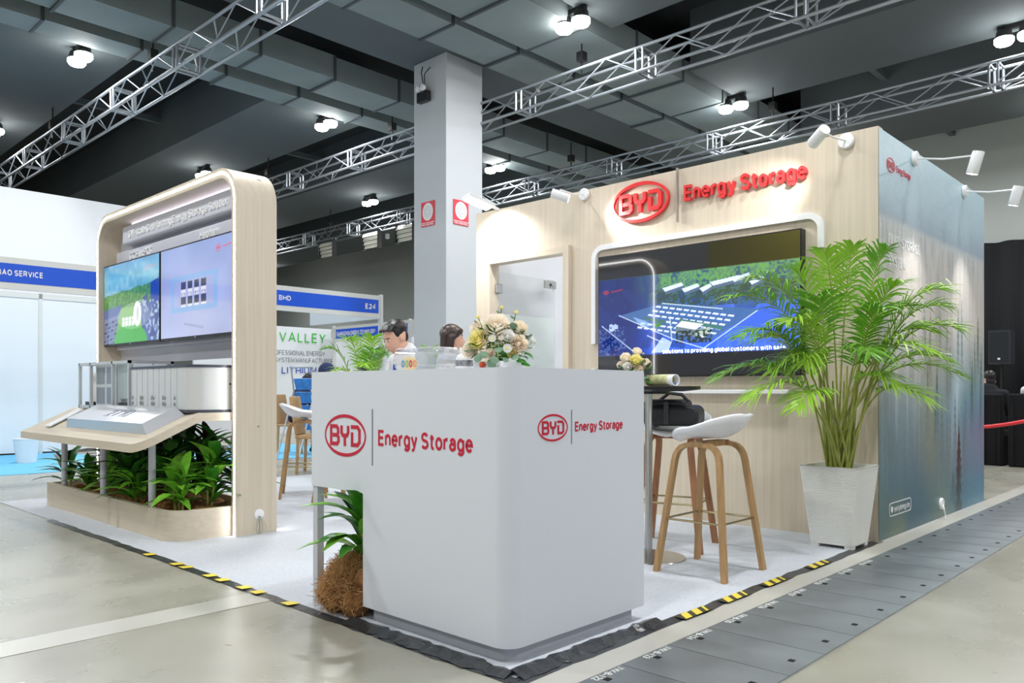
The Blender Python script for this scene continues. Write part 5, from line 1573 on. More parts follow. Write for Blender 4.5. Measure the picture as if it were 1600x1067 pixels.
# tilted info board and small plate on the slope
ib = thing('info_board', 'silver tilted block with faint numerals on the sloping tray', 'board', (2.12, 6.0, slope(2.12)))
th_ = math.atan(0.47)
b = MB()
lo, hi = [], []
for (x, y) in ((2.105, 5.28), (2.36, 5.28), (2.36, 6.82), (2.105, 6.82)):
    lo.append(b.bm.verts.new((x, y, slope(x) + 0.001)))
for (x, y) in ((2.125, 5.33), (2.345, 5.33), (2.345, 6.77), (2.125, 6.77)):
    hi.append(b.bm.verts.new((x - 0.03, y, slope(x) + 0.062)))
b.bm.faces.new(lo); b.bm.faces.new(hi[::-1])
for k in range(4):
    b.bm.faces.new((lo[k], hi[k], hi[(k + 1) % 4], lo[(k + 1) % 4]))
b.build('board_block', pbr('brushed_silver', srgb(206, 209, 214), 0.22, 0.35), ib)
t = sign_mesh('2710', 0.10, 0.001, 0.16, 0.17, 'CENTER', 0.4)
Rm = Matrix(((0, math.cos(th_), -math.sin(th_)), (-1, 0, 0), (0, math.sin(th_), math.cos(th_)))).to_4x4()
t.transform(Matrix.Translation(Vector((2.205, 6.0, slope(2.235) + 0.0635)) - wloc(ib)) @ Rm)
link('numerals', t, pbr('numeral_grey', srgb(130, 138, 158), 0.4), ib)
b = MB()
vs = [b.bm.verts.new((x, y, slope(x) + dz)) for dz in (0.012, 0.022) for x, y in ((2.07, 7.08), (2.34, 7.16), (2.34, 7.30), (2.07, 7.22))]
for q in ((3, 2, 1, 0), (4, 5, 6, 7), (0, 1, 5, 4), (1, 2, 6, 5), (2, 3, 7, 6), (3, 0, 4, 7)):
    b.bm.faces.new([vs[k] for k in q])
tag(b.build('info_plate', M_gloss), 'small white plate at the far end of the sloping tray', 'plate')
# raised caption along the tray's front edge
# cable outlet on the arch's side
so = thing('cable_outlet', 'white round cable outlet with loose wires on the arch\'s side', 'outlet', (2.775, 5.05, 0.14))
b = MB(); b.lathe([(0.036, 0), (0.036, 0.004), (0.03, 0.008), (0.0, 0.008)], (0, 0, 0), 24, Matrix.Rotation(PI / 2, 3, 'X')); b.build('cover_plate', M_gloss, so, 40, local=True)
for k, c in enumerate(((170, 170, 160), (60, 120, 130), (150, 160, 120), (180, 190, 180))):
    b = MB(); b.tube([(-0.008 + 0.004 * k, -0.008, -0.012), (-0.03 + 0.022 * k, -0.02, -0.06), (-0.035 + 0.025 * k, -0.022, -0.10), (-0.025 + 0.008 * k, -0.025, -0.130)], 0.0018, 5)
    b.build('wire', pbr('wire_%d' % k, srgb(*c), 0.5), so, 40, local=True)

# ---------------------------------------------------------------- foliage plants in the planter and in the counter's niche
LM = {'g': lance_leaf('leaf', M_leaf, 0.13, 0.3), 'b': lance_leaf('leaf', M_leafb, 0.14, 0.35), 'd': lance_leaf('leaf', M_leafd, 0.12, 0.3), 'p': lance_leaf('leaf', M_leafp, 0.12, 0.25)}
def foliage(loc, label, kinds, n, ln, hgt, seed, group, lean=None, xmin=None):
    random.seed(seed)
    t = thing('foliage_plant', label, 'plant', loc, 0, group)
    b = MB()
    ns = max(1, n // 8)
    tops = []
    for s in range(ns):
        a = random.uniform(0, 2 * PI)
        r = 0.03 * (s > 0)
        h = hgt * random.uniform(0.7, 1.0)
        p = [(r * math.cos(a), r * math.sin(a), -0.02), (1.5 * r * math.cos(a), 1.5 * r * math.sin(a), h * 0.5), (2.2 * r * math.cos(a), 2.2 * r * math.sin(a), h)]
        b.tube(p, [0.008, 0.007, 0.004], 6)
        tops.append(p)
    b.build('stem', M_cane, t, 40, local=True)
    for k in range(n):
        p = tops[k % ns]
        u = 0.25 + 0.75 * ((k // ns) / max(1, n // ns))
        q = Vector(p[1]).lerp(Vector(p[2]), max(0, u * 2 - 1)) if u > 0.5 else Vector(p[0]).lerp(Vector(p[1]), u * 2)
        az = 2.4 * k + random.uniform(-0.4, 0.4)
        if lean is not None and math.cos(az - lean) < -0.5:
            az = lean + random.uniform(-1.4, 1.4)
        el = random.uniform(0.15, 0.6) + 0.75 * u * u
        d = Vector((math.cos(az) * math.cos(el), math.sin(az) * math.cos(el), math.sin(el)))
        L = ln * random.uniform(0.75, 1.15)
        inst('leaf', LM[kinds[k % len(kinds)]], t, q, d.to_track_quat('X', 'Z').to_euler(), (L, L, L))
    return t
GP = 'foliage plants under the display tray'
pl = [(2.76, 5.34, 'dg', 30, 0.30, 0.46, 'tall dark plant at the back corner beside the arch leg'),
      (2.74, 5.90, 'd', 30, 0.32, 0.48, 'tall dark plant at the back between near and middle posts'),
      (2.76, 6.30, 'd', 30, 0.32, 0.48, 'tall dark plant at the back right of the middle post'),
      (2.74, 6.80, 'd', 30, 0.32, 0.48, 'tall dark plant at the back left of the middle post'),
      (2.74, 7.08, 'd', 30, 0.30, 0.46, 'tall dark plant at the back right of the far post'),
      (2.38, 5.42, 'b', 30, 0.27, 0.27, 'bright green leafy plant nearest the rounded corner of the planter'),
      (2.55, 5.35, 'gb', 30, 0.29, 0.36, 'bright leafy plant against the arch\'s near leg'),
      (2.68, 5.62, 'pg', 27, 0.28, 0.50, 'dark red leaved plant rising behind the near planter post'),
      (2.45, 5.74, 'gd', 27, 0.29, 0.36, 'deep green plant just behind the near planter post'),
      (2.36, 6.02, 'bg', 24, 0.28, 0.20, 'low bright plant midway between near and middle posts'),
      (2.60, 6.08, 'd', 30, 0.31, 0.42, 'dark green plant behind the low one between near and middle posts'),
      (2.44, 6.34, 'gd', 27, 0.30, 0.34, 'deep green plant just right of the middle post'),
      (2.66, 6.52, 'd', 27, 0.31, 0.44, 'tall dark plant behind the middle post'),
      (2.38, 6.72, 'b', 22, 0.25, 0.20, 'low bright plant left of the middle post'),
      (2.52, 6.92, 'd', 30, 0.31, 0.40, 'dark green plant midway between middle and far posts'),
      (2.36, 7.12, 'gb', 21, 0.25, 0.18, 'small green plant just right of the far post'),
      (2.62, 7.26, 'd', 27, 0.29, 0.40, 'dark green plant behind the far post'),
      (2.34, 7.46, 'gd', 18, 0.27, 0.24, 'spreading plant with leaves hanging past the planter\'s far end')]
for k, (x, y, kd, n, ln, h, lb) in enumerate(pl):
    foliage((x, y, 0.16), lb, kd, n, ln, h, 100 + k, GP)
cl = MB()
random.seed(8)
for k in range(16):
    cl.ell((random.uniform(2.04, 2.26), random.uniform(2.89, 3.12), 0.02 + random.uniform(0.03, 0.17) * (1 if k % 2 else 0.5)), random.uniform(0.05, 0.09), random.uniform(0.05, 0.09), random.uniform(0.04, 0.08), 12, 8)
mound = thing('fibre_mound', 'heap of brown coconut fibre in the counter\'s niche', 'coconut fibre', (2.14, 3.0, 0.006))
mound['kind'] = 'stuff'
o = cl.build('fibre_heap', M_fibre, mound, 60); o['kind'] = 'stuff'
sb = MB()
for k in range(2600):
    a, e_ = random.uniform(0, 2 * PI), random.uniform(0.05, 1.4)
    p = Vector((2.14 + 0.175 * math.cos(a) * math.cos(e_), 3.0 + 0.165 * math.sin(a) * math.cos(e_), 0.03 + 0.22 * math.sin(e_)))
    d1 = Vector((random.gauss(0, 1), random.gauss(0, 1), random.gauss(0, 0.7))).normalized() * 0.035
    d2 = d1 + Vector((random.gauss(0, 1), random.gauss(0, 1), random.gauss(0, 1))) * 0.016
    p0, p1, p2 = p - d1, p + Vector((random.gauss(0, 1), random.gauss(0, 1), random.gauss(0, 1))) * 0.008, p + d2
    for v in (p0, p1, p2):
        v.z = max(v.z, 0.01)
    sb.tube([p0, p1, p2], 0.0011, 3, caps=False)
o = sb.build('fibre_strands', M_strand, mound); o['kind'] = 'stuff'
foliage((2.13, 2.96, 0.2), 'leafy green plant growing from coconut fibre in the counter\'s niche', 'gbg', 14, 0.27, 0.30, 41, None, lean=2.6)

# ---------------------------------------------------------------- areca palms
def frond(parent, base, tip, bow, mat, n=30, ll=0.26, bare=0.38, seed=0, wall=None):
    """one feathered leaf: cane and midrib in one sweep, narrow leaflets on both sides"""
    rnd = random.Random(seed)
    base, tip = Vector(base), Vector(tip)
    h = tip - base
    c = base + Vector((h.x * 0.34, h.y * 0.34, 0)) + Vector((0, 0, max(h.z, 0.2) * 0.86 + bow))
    def pt(t):
        return base * (1 - t) ** 2 + c * 2 * t * (1 - t) + tip * t * t
    b = MB()
    b.tube([pt(k / 14) for k in range(15)], [0.008 - 0.0064 * k / 14 for k in range(15)], 6)
    fr = b.build('frond_rib', M_cane, parent, 50, local=True)
    b = MB()
    for k in range(n):
        t = bare + (1 - bare) * (k + 0.5) / n
        p = pt(t)
        tg = (pt(min(1, t + 0.01)) - pt(t - 0.01)).normalized()
        sd = tg.cross(Vector((0, 0, 1)))
        if sd.length < 0.1:
            sd = Vector((0.689, -0.725, 0))
        sd.normalize()
        up = sd.cross(tg).normalized()
        prof = math.sin(PI * (0.12 + 0.84 * (k + 0.5) / n)) ** 0.7
        for s in (-1, 1):
            L = ll * prof * rnd.uniform(0.85, 1.12)
            ang = math.radians(58 - 26 * k / n + rnd.uniform(-7, 7))
            d = (tg * math.cos(ang) + sd * s * math.sin(ang) + up * rnd.uniform(0.12, 0.4)).normalized()
            w_ = rnd.uniform(0.006, 0.0084)
            wv = tg.cross(d).cross(d)
            wv = (tg - d * tg.dot(d)).normalized()
            rows = []
            for i in range(5):
                u = i / 4
                q = p + d * L * u + Vector((0, 0, -1)) * (L * (0.34 + 0.2 * rnd.random()) * u * u)
                ww = w_ * (0.45, 1.0, 0.9, 0.55, 0.04)[i]
                rows.append((b.bm.verts.new(q - wv * ww), b.bm.verts.new(q + wv * ww + Vector((0, 0, 0.15 * ww)))))
            for (a0, a1), (b0, b1) in zip(rows, rows[1:]):
                b.bm.faces.new((a0, a1, b1, b0))
    if wall:
        for v in b.bm.verts:
            if v.co.y > wall[1]:
                v.co.x = min(v.co.x, wall[0])
    me = b.mesh('leaflets', 60)
    o = link('leaflets', me, mat, fr)
    return fr
RV, TV = Vector((0.689, -0.725, 0)), Vector((-0.725, -0.689, 0))
pp = thing('potted_palm', 'lush areca palm in a ribbed white square pot before the mural corner', 'potted plant', (5.14, 1.985, 0.006))
def square_pot(t, s0, s1, h, mat, ribs=48, rz=0.0):
    b = MB()
    prof = [(s0, 0.02)]
    for k in range(ribs * 2 + 1):
        f = k / (ribs * 2)
        prof.append((s0 + (s1 - s0) * f + (0.0012 if k % 2 else 0), 0.02 + (h - 0.02) * f))
    prof += [(s1 + 0.004, h), (s1 - 0.018, h), (s1 - 0.03, h - 0.06)]
    rings = []
    for s_, z in prof:
        r_ = rounded(-s_, s_, -s_, s_, 0.018, 3)
        rings.append([b.bm.verts.new((x, y, z)) for x, y in r_])
    for p, q in zip(rings, rings[1:]):
        for k in range(len(p)):
            b.bm.faces.new((p[k], p[(k + 1) % len(p)], q[(k + 1) % len(p)], q[k]))
    b.bm.faces.new(rings[0][::-1])
    pot = b.build('pot', mat, t, 25, local=True)
    b = MB()
    for sx in (-1, 1):
        for sy in (-1, 1):
            b.box(sx * (s0 - 0.03) - 0.025, sx * (s0 - 0.03) + 0.025, sy * (s0 - 0.03) - 0.025, sy * (s0 - 0.03) + 0.025, 0, 0.022)
    b.build('pot_feet', mat, pot, local=True)
    b = MB(); b.box(-(s1 - 0.03), s1 - 0.03, -(s1 - 0.03), s1 - 0.03, h - 0.08, h - 0.05); b.build('soil', M_soil, t, local=True)
square_pot(pp, 0.135, 0.185, 0.512, pbr('pot_white', srgb(226, 226, 220), 0.6, bump=0.15, scale=12, stretch=(1, 1, 20)))
tips = [  # sideways, height, towards the viewer, bow, bare, leaflet length
    (-0.76, 1.56, 0.15, 0.36, 0.42, 0.27), (-0.62, 1.70, 0.08, 0.26, 0.45, 0.26), (-0.14, 1.86, 0.12, 0.06, 0.5, 0.25), (0.05, 1.90, 0.10, 0.05, 0.5, 0.24),
    (0.20, 1.86, 0.22, 0.08, 0.48, 0.25), (0.52, 1.60, 0.30, 0.26, 0.45, 0.27), (0.62, 1.36, 0.28, 0.34, 0.42, 0.27), (0.66, 1.08, 0.22, 0.40, 0.42, 0.25),
    (-0.82, 1.06, 0.12, 0.44, 0.42, 0.29), (-0.66, 0.94, 0.30, 0.42, 0.42, 0.27), (-0.46, 1.40, 0.35, 0.30, 0.45, 0.26), (0.34, 1.22, 0.45, 0.38, 0.45, 0.26),
    (-0.26, 1.56, 0.30, 0.16, 0.5, 0.25), (0.42, 1.52, 0.12, 0.2, 0.48, 0.25), (-0.42, 0.88, 0.40, 0.42, 0.5, 0.22), (0.38, 0.92, 0.36, 0.40, 0.5, 0.22),
    (0.10, 1.48, 0.42, 0.2, 0.5, 0.25), (-0.58, 1.30, 0.12, 0.34, 0.45, 0.27), (0.52, 1.16, 0.36, 0.34, 0.45, 0.24), (-0.32, 1.15, 0.25, 0.42, 0.5, 0.24),
    (0.0, 1.20, 0.45, 0.36, 0.5, 0.24), (0.24, 1.64, 0.30, 0.1, 0.5, 0.25), (-0.34, 1.76, 0.10, 0.12, 0.5, 0.25), (0.18, 1.00, 0.40, 0.42, 0.52, 0.2),
    (-0.70, 1.32, 0.25, 0.40, 0.42, 0.27), (0.58, 1.50, 0.22, 0.30, 0.45, 0.25), (-0.5, 1.1, 0.2, 0.42, 0.46, 0.25), (0.45, 1.34, 0.3, 0.32, 0.46, 0.25)]
random.seed(2)
for k, (s, z, dpt, bow, bare, ll) in enumerate(tips):
    a = random.uniform(0, 2 * PI)
    bs = Vector((0.07 * math.cos(a), 0.07 * math.sin(a), 0.44))
    tp_ = RV * s + TV * dpt + Vector((0, 0, z))
    if pp.location.x + tp_.x > 5.30 and pp.location.y + tp_.y > 1.75:
        tp_ += TV * 0.15
    frond(pp, bs, tp_, bow, M_palm if k % 4 else M_palmd, 27, ll * 1.12, bare, k, (5.375 - 5.14, 1.83 - 1.985))
for k in range(9):                                           # bare canes
    a = random.uniform(0, 2 * PI)
    b = MB(); b.tube([(0.06 * math.cos(a), 0.06 * math.sin(a), 0.44), (0.09 * math.cos(a), 0.09 * math.sin(a), 0.7), (0.13 * math.cos(a), 0.13 * math.sin(a), 0.95 + 0.1 * (k % 3))], [0.012, 0.009, 0.005], 7)
    b.build('cane', M_cane, pp, 50, local=True)
def small_palm(loc, label, seed, tips_):
    t = thing('potted_palm', label, 'potted plant', loc)
    b = MB(); b.lathe([(0.0, 0.0), (0.13, 0.0), (0.17, 0.33), (0.18, 0.34), (0.165, 0.34), (0.15, 0.3), (0.0, 0.3)], (0, 0, 0), 24); b.build('pot', M_gloss, t, 40, local=True)
    for k, (s, z, dpt, bow) in enumerate(tips_):
        frond(t, (0.02 * (k % 3), 0.02 * (k % 2), 0.28), RV * s + TV * dpt + Vector((0, 0, z)), bow, M_palm if k % 3 else M_palmd, 24, 0.26, 0.45, seed + k)
small_palm((5.05, 6.95, 0.006), 'green palm left of the man, behind the counter', 300, ((-0.42, 1.42, 0.1, 0.3), (-0.15, 1.52, 0.2, 0.25), (0.1, 1.55, 0.1, 0.2), (0.25, 1.35, 0.1, 0.3), (-0.3, 1.15, 0.2, 0.4), (0.05, 1.25, 0.3, 0.3), (0.22, 1.12, 0.3, 0.36), (-0.1, 1.0, 0.3, 0.4), (0.3, 1.5, 0.0, 0.2), (0.15, 1.4, 0.25, 0.25)))
small_palm((6.6, 7.7, 0.006), 'smaller palm seen between the man and the woman', 340, ((-0.25, 1.42, 0.1, 0.3), (0.0, 1.5, 0.1, 0.2), (0.22, 1.42, 0.1, 0.26), (0.32, 1.25, 0.1, 0.34), (-0.1, 1.2, 0.2, 0.36), (0.12, 1.18, 0.2, 0.3)))
# ================================================================ people
def fuse(mb, voxel, smooth_it=6):
    """one continuous skin over overlapping shapes"""
    me = mb.mesh('body')
    o = bpy.data.objects.new('body', me)
    COL.objects.link(o)
    m = o.modifiers.new('r', 'REMESH'); m.mode = 'VOXEL'; m.voxel_size = voxel
    m = o.modifiers.new('s', 'SMOOTH'); m.iterations = smooth_it; m.factor = 0.5
    bpy.context.view_layer.update()
    r = bpy.data.meshes.new_from_object(o.evaluated_get(bpy.context.evaluated_depsgraph_get()))
    bpy.data.objects.remove(o)
    bpy.data.meshes.remove(me)
    r.polygons.foreach_set('use_smooth', [True] * len(r.polygons))
    return r

def person(label, loc, rz, J, cloth, voxel=0.009, hair='short', hairmat=None, look=(0, 0), group=None, extra=None, skinmat=None):
    """J: joints in local space, +x is forward. cloth: (top, legs, shoes) materials"""
    t = thing('person', label, 'person', loc, rz, group)
    sk = skinmat or M_skin
    V = {k: Vector(v) for k, v in J.items()}
    hd = V['head']
    pitch, yaw = look
    R = (Matrix.Rotation(yaw, 3, 'Z') @ Matrix.Rotation(pitch, 3, 'Y'))
    H = lambda x, y, z: hd + R @ Vector((x, y, z))
    b = MB()
    bones = []                                         # (p, q, material index)
    def limb(a, ra, c, rc, mi):
        b.cap(a, ra, c, rc)
        bones.append((Vector(a), Vector(c), mi, max(ra, rc)))
    pel, ch, nk = V['pelvis'], V['chest'], V['neck']
    # trunk as stacked ellipses
    axis = (nk - pel)
    for f, rx, ry in ((0.0, 0.105, 0.155), (0.18, 0.10, 0.145), (0.4, 0.10, 0.14), (0.62, 0.115, 0.16), (0.8, 0.11, 0.165), (0.92, 0.085, 0.13)):
        b.ell(pel + axis * f, rx, ry, 0.115, 16, 10)
    bones.append((pel, ch, 1, 0.16)); bones.append((ch, pel + axis * 0.93, 1, 0.14))
    limb(nk - Vector((0, 0, 0.06)), 0.056, H(-0.015, 0, -0.08), 0.052, 0)
    for s in ('l', 'r'):
        sh, el, wr = V['sh_' + s], V['el_' + s], V['wr_' + s]
        limb(pel + axis * 0.86, 0.075, sh, 0.062, 1)
        limb(sh, 0.058, el, 0.045, 1)
        limb(el, 0.043, wr, 0.030, 1 if cloth[3] else 0)
        # hand: palm, four fingers of different lengths, thumb from the side
        d = (V['ha_' + s] - wr).normalized()
        up = Vector((0, 0, 1)) - d * d.z
        up.normalize()
        sd = d.cross(up)
        pc = wr + d * 0.055
        limb(wr, 0.026, pc, 0.030, 0)
        for k, (off, ln) in enumerate(((-0.027, 0.062), (-0.009, 0.072), (0.009, 0.068), (0.026, 0.052))):
            p0 = pc + d * 0.022 + sd * off
            p1 = p0 + d * ln * 0.5 + up * 0.004
            p2 = p1 + (d * 0.75 + up * V.get('curl', Vector((0, 0, 0.6))).z).normalized() * ln * 0.5
            b.cap(p0, 0.0095, p1, 0.009, 8); b.cap(p1, 0.009, p2, 0.0075, 8)
        th0 = wr + d * 0.025 + sd * (-0.024 if s == 'r' else 0.024)
        th1 = th0 + (d * 0.6 + sd * (-0.7 if s == 'r' else 0.7) + up * 0.4).normalized() * 0.035
        b.cap(th0, 0.012, th1, 0.010, 8); b.cap(th1, 0.010, th1 + (d + up * 0.4).normalized() * 0.03, 0.008, 8)
        bones.append((wr + d * 0.01, pc + d * 0.1, 0, 0.05))
        hp, kn, an = V['hip_' + s], V['kn_' + s], V['an_' + s]
        limb(pel, 0.1, hp, 0.095, 2)
        limb(hp, 0.085, kn, 0.058, 2)
        limb(kn, 0.055, an, 0.038, 2)
        ft = V.get('to_' + s, an + Vector((0.16, 0, -0.05)))
        limb(an + Vector((-0.03, 0, -0.045)), 0.036, ft, 0.032, 3)
    # head: skull, face, jaw, nose, ears
    b.ell(H(-0.012, 0, 0.022), 0.098, 0.076, 0.098, 18, 12, R)
    b.ell(H(0.022, 0, -0.03), 0.072, 0.062, 0.092, 18, 12, R)
    b.ell(H(0.040, 0, -0.088), 0.040, 0.042, 0.030, 12, 8, R)
    b.cap(H(0.088, 0, 0.0), 0.010, H(0.102, 0, -0.034), 0.014, 8)
    b.ell(H(0.090, 0, -0.068), 0.012, 0.024, 0.012, 10, 6, R)
    for s in (-1, 1):
        b.ell(H(-0.012, s * 0.078, -0.012), 0.020, 0.010, 0.032, 10, 7, R)
        b.ell(H(0.066, s * 0.032, 0.018), 0.022, 0.022, 0.010, 8, 6, R)
    bones.append((H(0, 0, 0.06), H(0, 0, -0.06), 0, 0.1)); bones.append((H(0.05, 0, 0), H(0.06, 0, -0.09), 0, 0.06))
    me = fuse(b, voxel)
    for m in (sk, cloth[0], cloth[1], cloth[2]):
        me.materials.append(m)
    co = np.empty(len(me.vertices) * 3); me.vertices.foreach_get('co', co); co = co.reshape(-1, 3)
    lt = np.empty(len(me.polygons), int); me.polygons.foreach_get('loop_start', lt)
    vi = np.empty(len(me.loops), int); me.loops.foreach_get('vertex_index', vi)
    c = (co[vi[lt]] + co[vi[lt + 2]]) / 2
    best = np.full(len(c), 1e9); idx = np.zeros(len(c), int)
    for p, q, mi, rad in bones:
        p, q = np.array(p), np.array(q)
        d = q - p
        u = np.clip(((c - p) @ d) / max(d @ d, 1e-9), 0, 1)
        ds = np.linalg.norm(c - (p + u[:, None] * d), axis=1) / rad
        k = ds < best
        best[k] = ds[k]; idx[k] = mi
    me.polygons.foreach_set('material_index', idx)
    link('body', me, None, t)
    hm = hairmat or M_hair
    hb = MB()
    if hair == 'short':
        hb.ell(H(-0.030, 0, 0.062), 0.098, 0.080, 0.078, 18, 12, R)
        for s in (-1, 1):
            hb.ell(H(-0.005, s * 0.066, 0.035), 0.04, 0.014, 0.045, 10, 7, R)
        rr = random.Random(5)
        for k in range(26):
            y = rr.uniform(-0.062, 0.062)
            x = rr.uniform(-0.06, 0.03)
            hb.cap(H(x, y, 0.115 - 4.5 * y * y), 0.016, H(x + 0.055, y * 1.15 + 0.012, 0.112 - 6 * y * y - 0.5 * max(0, x + 0.02)), 0.008, 8)
        for y in (-0.05, -0.025, 0.0, 0.025, 0.05):
            hb.cap(H(0.035, y, 0.104), 0.020, H(0.088, y * 1.2 + 0.008, 0.084), 0.009, 8)
        hb.ell(H(-0.068, 0, -0.0), 0.040, 0.064, 0.070, 14, 9, R)
    elif hair == 'long':
        hb.ell(H(-0.020, 0, 0.042), 0.108, 0.088, 0.092, 18, 12, R)
        for s in (-1, 1):
            hb.cap(H(-0.01, s * 0.076, 0.0), 0.030, H(-0.03, s * 0.085, -0.24), 0.024)
            hb.cap(H(0.045, s * 0.055, 0.06), 0.024, H(0.02, s * 0.078, 0.0), 0.014)
        hb.ell(H(0.066, 0, 0.066), 0.030, 0.058, 0.028, 12, 8, R)
        for y in (-0.055, -0.02, 0.02, 0.055):
            hb.cap(H(-0.075, y, 0.03), 0.042, H(-0.095, y * 1.2, -0.30), 0.030)
    elif hair == 'scarf':
        hb.ell(H(-0.028, 0, 0.030), 0.112, 0.096, 0.108, 18, 12, R)
        hb.ell(H(-0.03, 0, -0.10), 0.095, 0.09, 0.09, 18, 12, R)
        hb.ell(H(-0.01, 0, -0.19), 0.12, 0.15, 0.07, 18, 10, R)
    link('headscarf' if hair == 'scarf' else 'hair', fuse(hb, 0.008, 4), hm, t)
    if voxel < 0.012:
        for s in (-1, 1):
            e = MB(); e.ell(H(0.077, s * 0.031, 0.002), 0.009, 0.012, 0.0045, 10, 6, R); eo = e.build('eye', M_gloss, t, 60, local=True)
            e = MB(); e.ell(H(0.086, s * 0.031, 0.001), 0.004, 0.0062, 0.006, 8, 6, R); e.build('iris', M_black, eo, 60, local=True)
            e = MB(); e.cap(H(0.088, s * 0.016, 0.022), 0.0035, H(0.078, s * 0.05, 0.024), 0.003, 6); e.build('eyebrow', hm, t, 60, local=True)
        e = MB(); e.ell(H(0.097, 0, -0.067), 0.006, 0.022, 0.005, 10, 6, R); e.build('lips', pbr('lips', srgb(196, 110, 104), 0.5), t, 60, local=True)
    if extra:
        extra(t, V, H)
    return t
def seated(s, lean=0.04, arms=None, foot=0.30):
    J = {'pelvis': (0, 0, s + 0.085), 'chest': (lean, 0, s + 0.36), 'neck': (lean * 1.5, 0, s + 0.545), 'head': (lean * 1.5 + 0.07, 0, s + 0.655)}
    for k, y in (('l', 1), ('r', -1)):
        J['hip_' + k] = (0.06, 0.09 * y, s + 0.075)
        J['kn_' + k] = (0.43, 0.12 * y, s + 0.06)
        J['an_' + k] = (0.36, 0.12 * y, foot + 0.09)
        J['sh_' + k] = (lean, 0.185 * y, s + 0.475)
        J['el_' + k] = (lean + 0.06, 0.235 * y, s + 0.22)
        J['wr_' + k] = (lean + 0.27, 0.15 * y, s + 0.20)
        J['ha_' + k] = (lean + 0.37, 0.12 * y, s + 0.22)
    J.update(arms or {})
    return J
# man with phone behind the counter
def man_extra(t, V, H):
    n = V['neck']
    b = MB()
    rows = [(0.100, 0.012, -0.03), (0.118, 0.022, -0.065), (0.125, 0.026, -0.16), (0.125, 0.034, -0.30), (0.115, 0.004, -0.345)]
    prev = None
    for x, w_, z in rows:
        r = [b.bm.verts.new((n.x + x - 0.02, y * w_, n.z + z)) for y in (-1, 1)] + [b.bm.verts.new((n.x + x - 0.032, y * w_, n.z + z)) for y in (1, -1)]
        if prev:
            for k in range(4):
                b.bm.faces.new((prev[k], prev[(k + 1) % 4], r[(k + 1) % 4], r[k]))
        prev = r
    b.build('tie', M_tie, t, local=True)
    b = MB()
    for s in (-1, 1):
        b.bar((n.x + 0.075, s * 0.008, n.z - 0.015), (n.x + 0.03, s * 0.068, n.z + 0.03), 0.045, 0.010, (1, 0, 0.6))
    b.tube([(n.x + 0.062 * math.cos(a), 0.066 * math.sin(a), n.z + 0.012 + 0.01 * (1 - math.cos(a))) for a in [0.5 + k * (2 * PI - 1.0) / 12 for k in range(13)]], 0.012, 8)
    b.build('collar', M_shirt, t, local=True)
mj = seated(0.752, 0.02, {'el_r': (0.09, -0.22, 0.985), 'wr_r': (0.27, -0.07, 1.075), 'ha_r': (0.37, -0.02, 1.10), 'el_l': (0.09, 0.23, 0.985), 'wr_l': (0.29, 0.07, 1.06), 'ha_l': (0.38, 0.03, 1.085)}, 0.30)
mj['head'] = (0.125, 0, 1.405)
person('man in white shirt and blue tie looking down at his phone', (4.02, 4.95, 0.006), math.radians(172), mj, (M_shirt, M_pants, M_black, True), 0.008, 'short', M_hair, (0.42, 0.0), None, man_extra)
ph = thing('phone', 'dark smartphone held by the man in the white shirt', 'phone', (3.635, 4.98, 1.135), math.radians(172))
b = MB(); b.prism(rounded(-0.075, 0.075, -0.036, 0.036, 0.008), -0.004, 0.004); o = b.build('phone_body', M_black, ph, local=True); o.rotation_euler = (0, -0.45, 0)
b = MB(); b.prism(rounded(-0.07, 0.07, -0.033, 0.033, 0.006), 0.0042, 0.0048); s_ = b.build('phone_glass', pbr('phone_glass', srgb(30, 36, 48), 0.1), o, local=True)
# woman standing by the door
wj = {'pelvis': (0, 0, 0.90), 'chest': (0.01, 0, 1.16), 'neck': (0.0, 0, 1.335), 'head': (0.045, 0, 1.475)}
for k, y in (('l', 1), ('r', -1)):
    wj.update({'hip_' + k: (0, 0.085 * y, 0.88), 'kn_' + k: (0.02, 0.085 * y, 0.48), 'an_' + k: (-0.01, 0.085 * y, 0.095), 'sh_' + k: (-0.01, 0.165 * y, 1.275),
               'el_' + k: (-0.02, 0.215 * y, 1.03), 'wr_' + k: (0.10, 0.19 * y, 0.86), 'ha_' + k: (0.16, 0.18 * y, 0.79)})
person('woman with long dark hair and pale top, seen in profile', (4.93, 5.50, 0.006), math.radians(-44), wj, (pbr('pale_top', srgb(226, 220, 222), 0.8), M_pants, M_black, True), 0.008, 'long', M_hairb, (0.0, 0.0))
# two people of the neighbouring stand
def chair(loc, rz, label, mat, group, z=0.0):
    t = thing('chair', label, 'chair', (*loc, z), rz, group)
    b = MB(); b.box(-0.22, 0.22, -0.22, 0.22, 0.42, 0.46); b.build('seat', mat, t, bevel=0.01, local=True)
    b = MB(); b.bar((-0.21, 0, 0.46), (-0.28, 0, 0.92), 0.42, 0.03, (1, 0, 0)); b.build('backrest', mat, t, bevel=0.01, local=True)
    for sx in (-0.19, 0.19):
        for sy in (-0.19, 0.19):
            b = MB(); b.bar((sx, sy, 0.43), (sx * 1.08, sy * 1.05, 0), 0.03, 0.03); b.build('leg', mat, t, local=True)
    return t
GN = 'wooden chairs of the neighbouring stand'
chair((6.75, 11.15), -1.0, 'wooden chair under the visitor bending forward', M_oak, GN, 0.006)
person('visitor in navy bending forward beside the blue leaflet rack', (6.75, 11.15, 0.02), -1.0, seated(0.46, 0.12, None, 0.0), (M_navy, M_pants, M_black, True), 0.013, 'long', M_hair, (0.5, 0.0))
chair((5.34, 8.31), -0.8, 'wooden chair under the woman in the navy headscarf', M_oak, GN)
person('woman in navy headscarf and white clothes behind the counter\'s left corner', (5.34, 8.31, 0.01), -0.8, seated(0.53, 0.04, None, 0.0), (M_matte, M_pants, M_black, True), 0.013, 'scarf', M_navy, (0.0, -0.5))
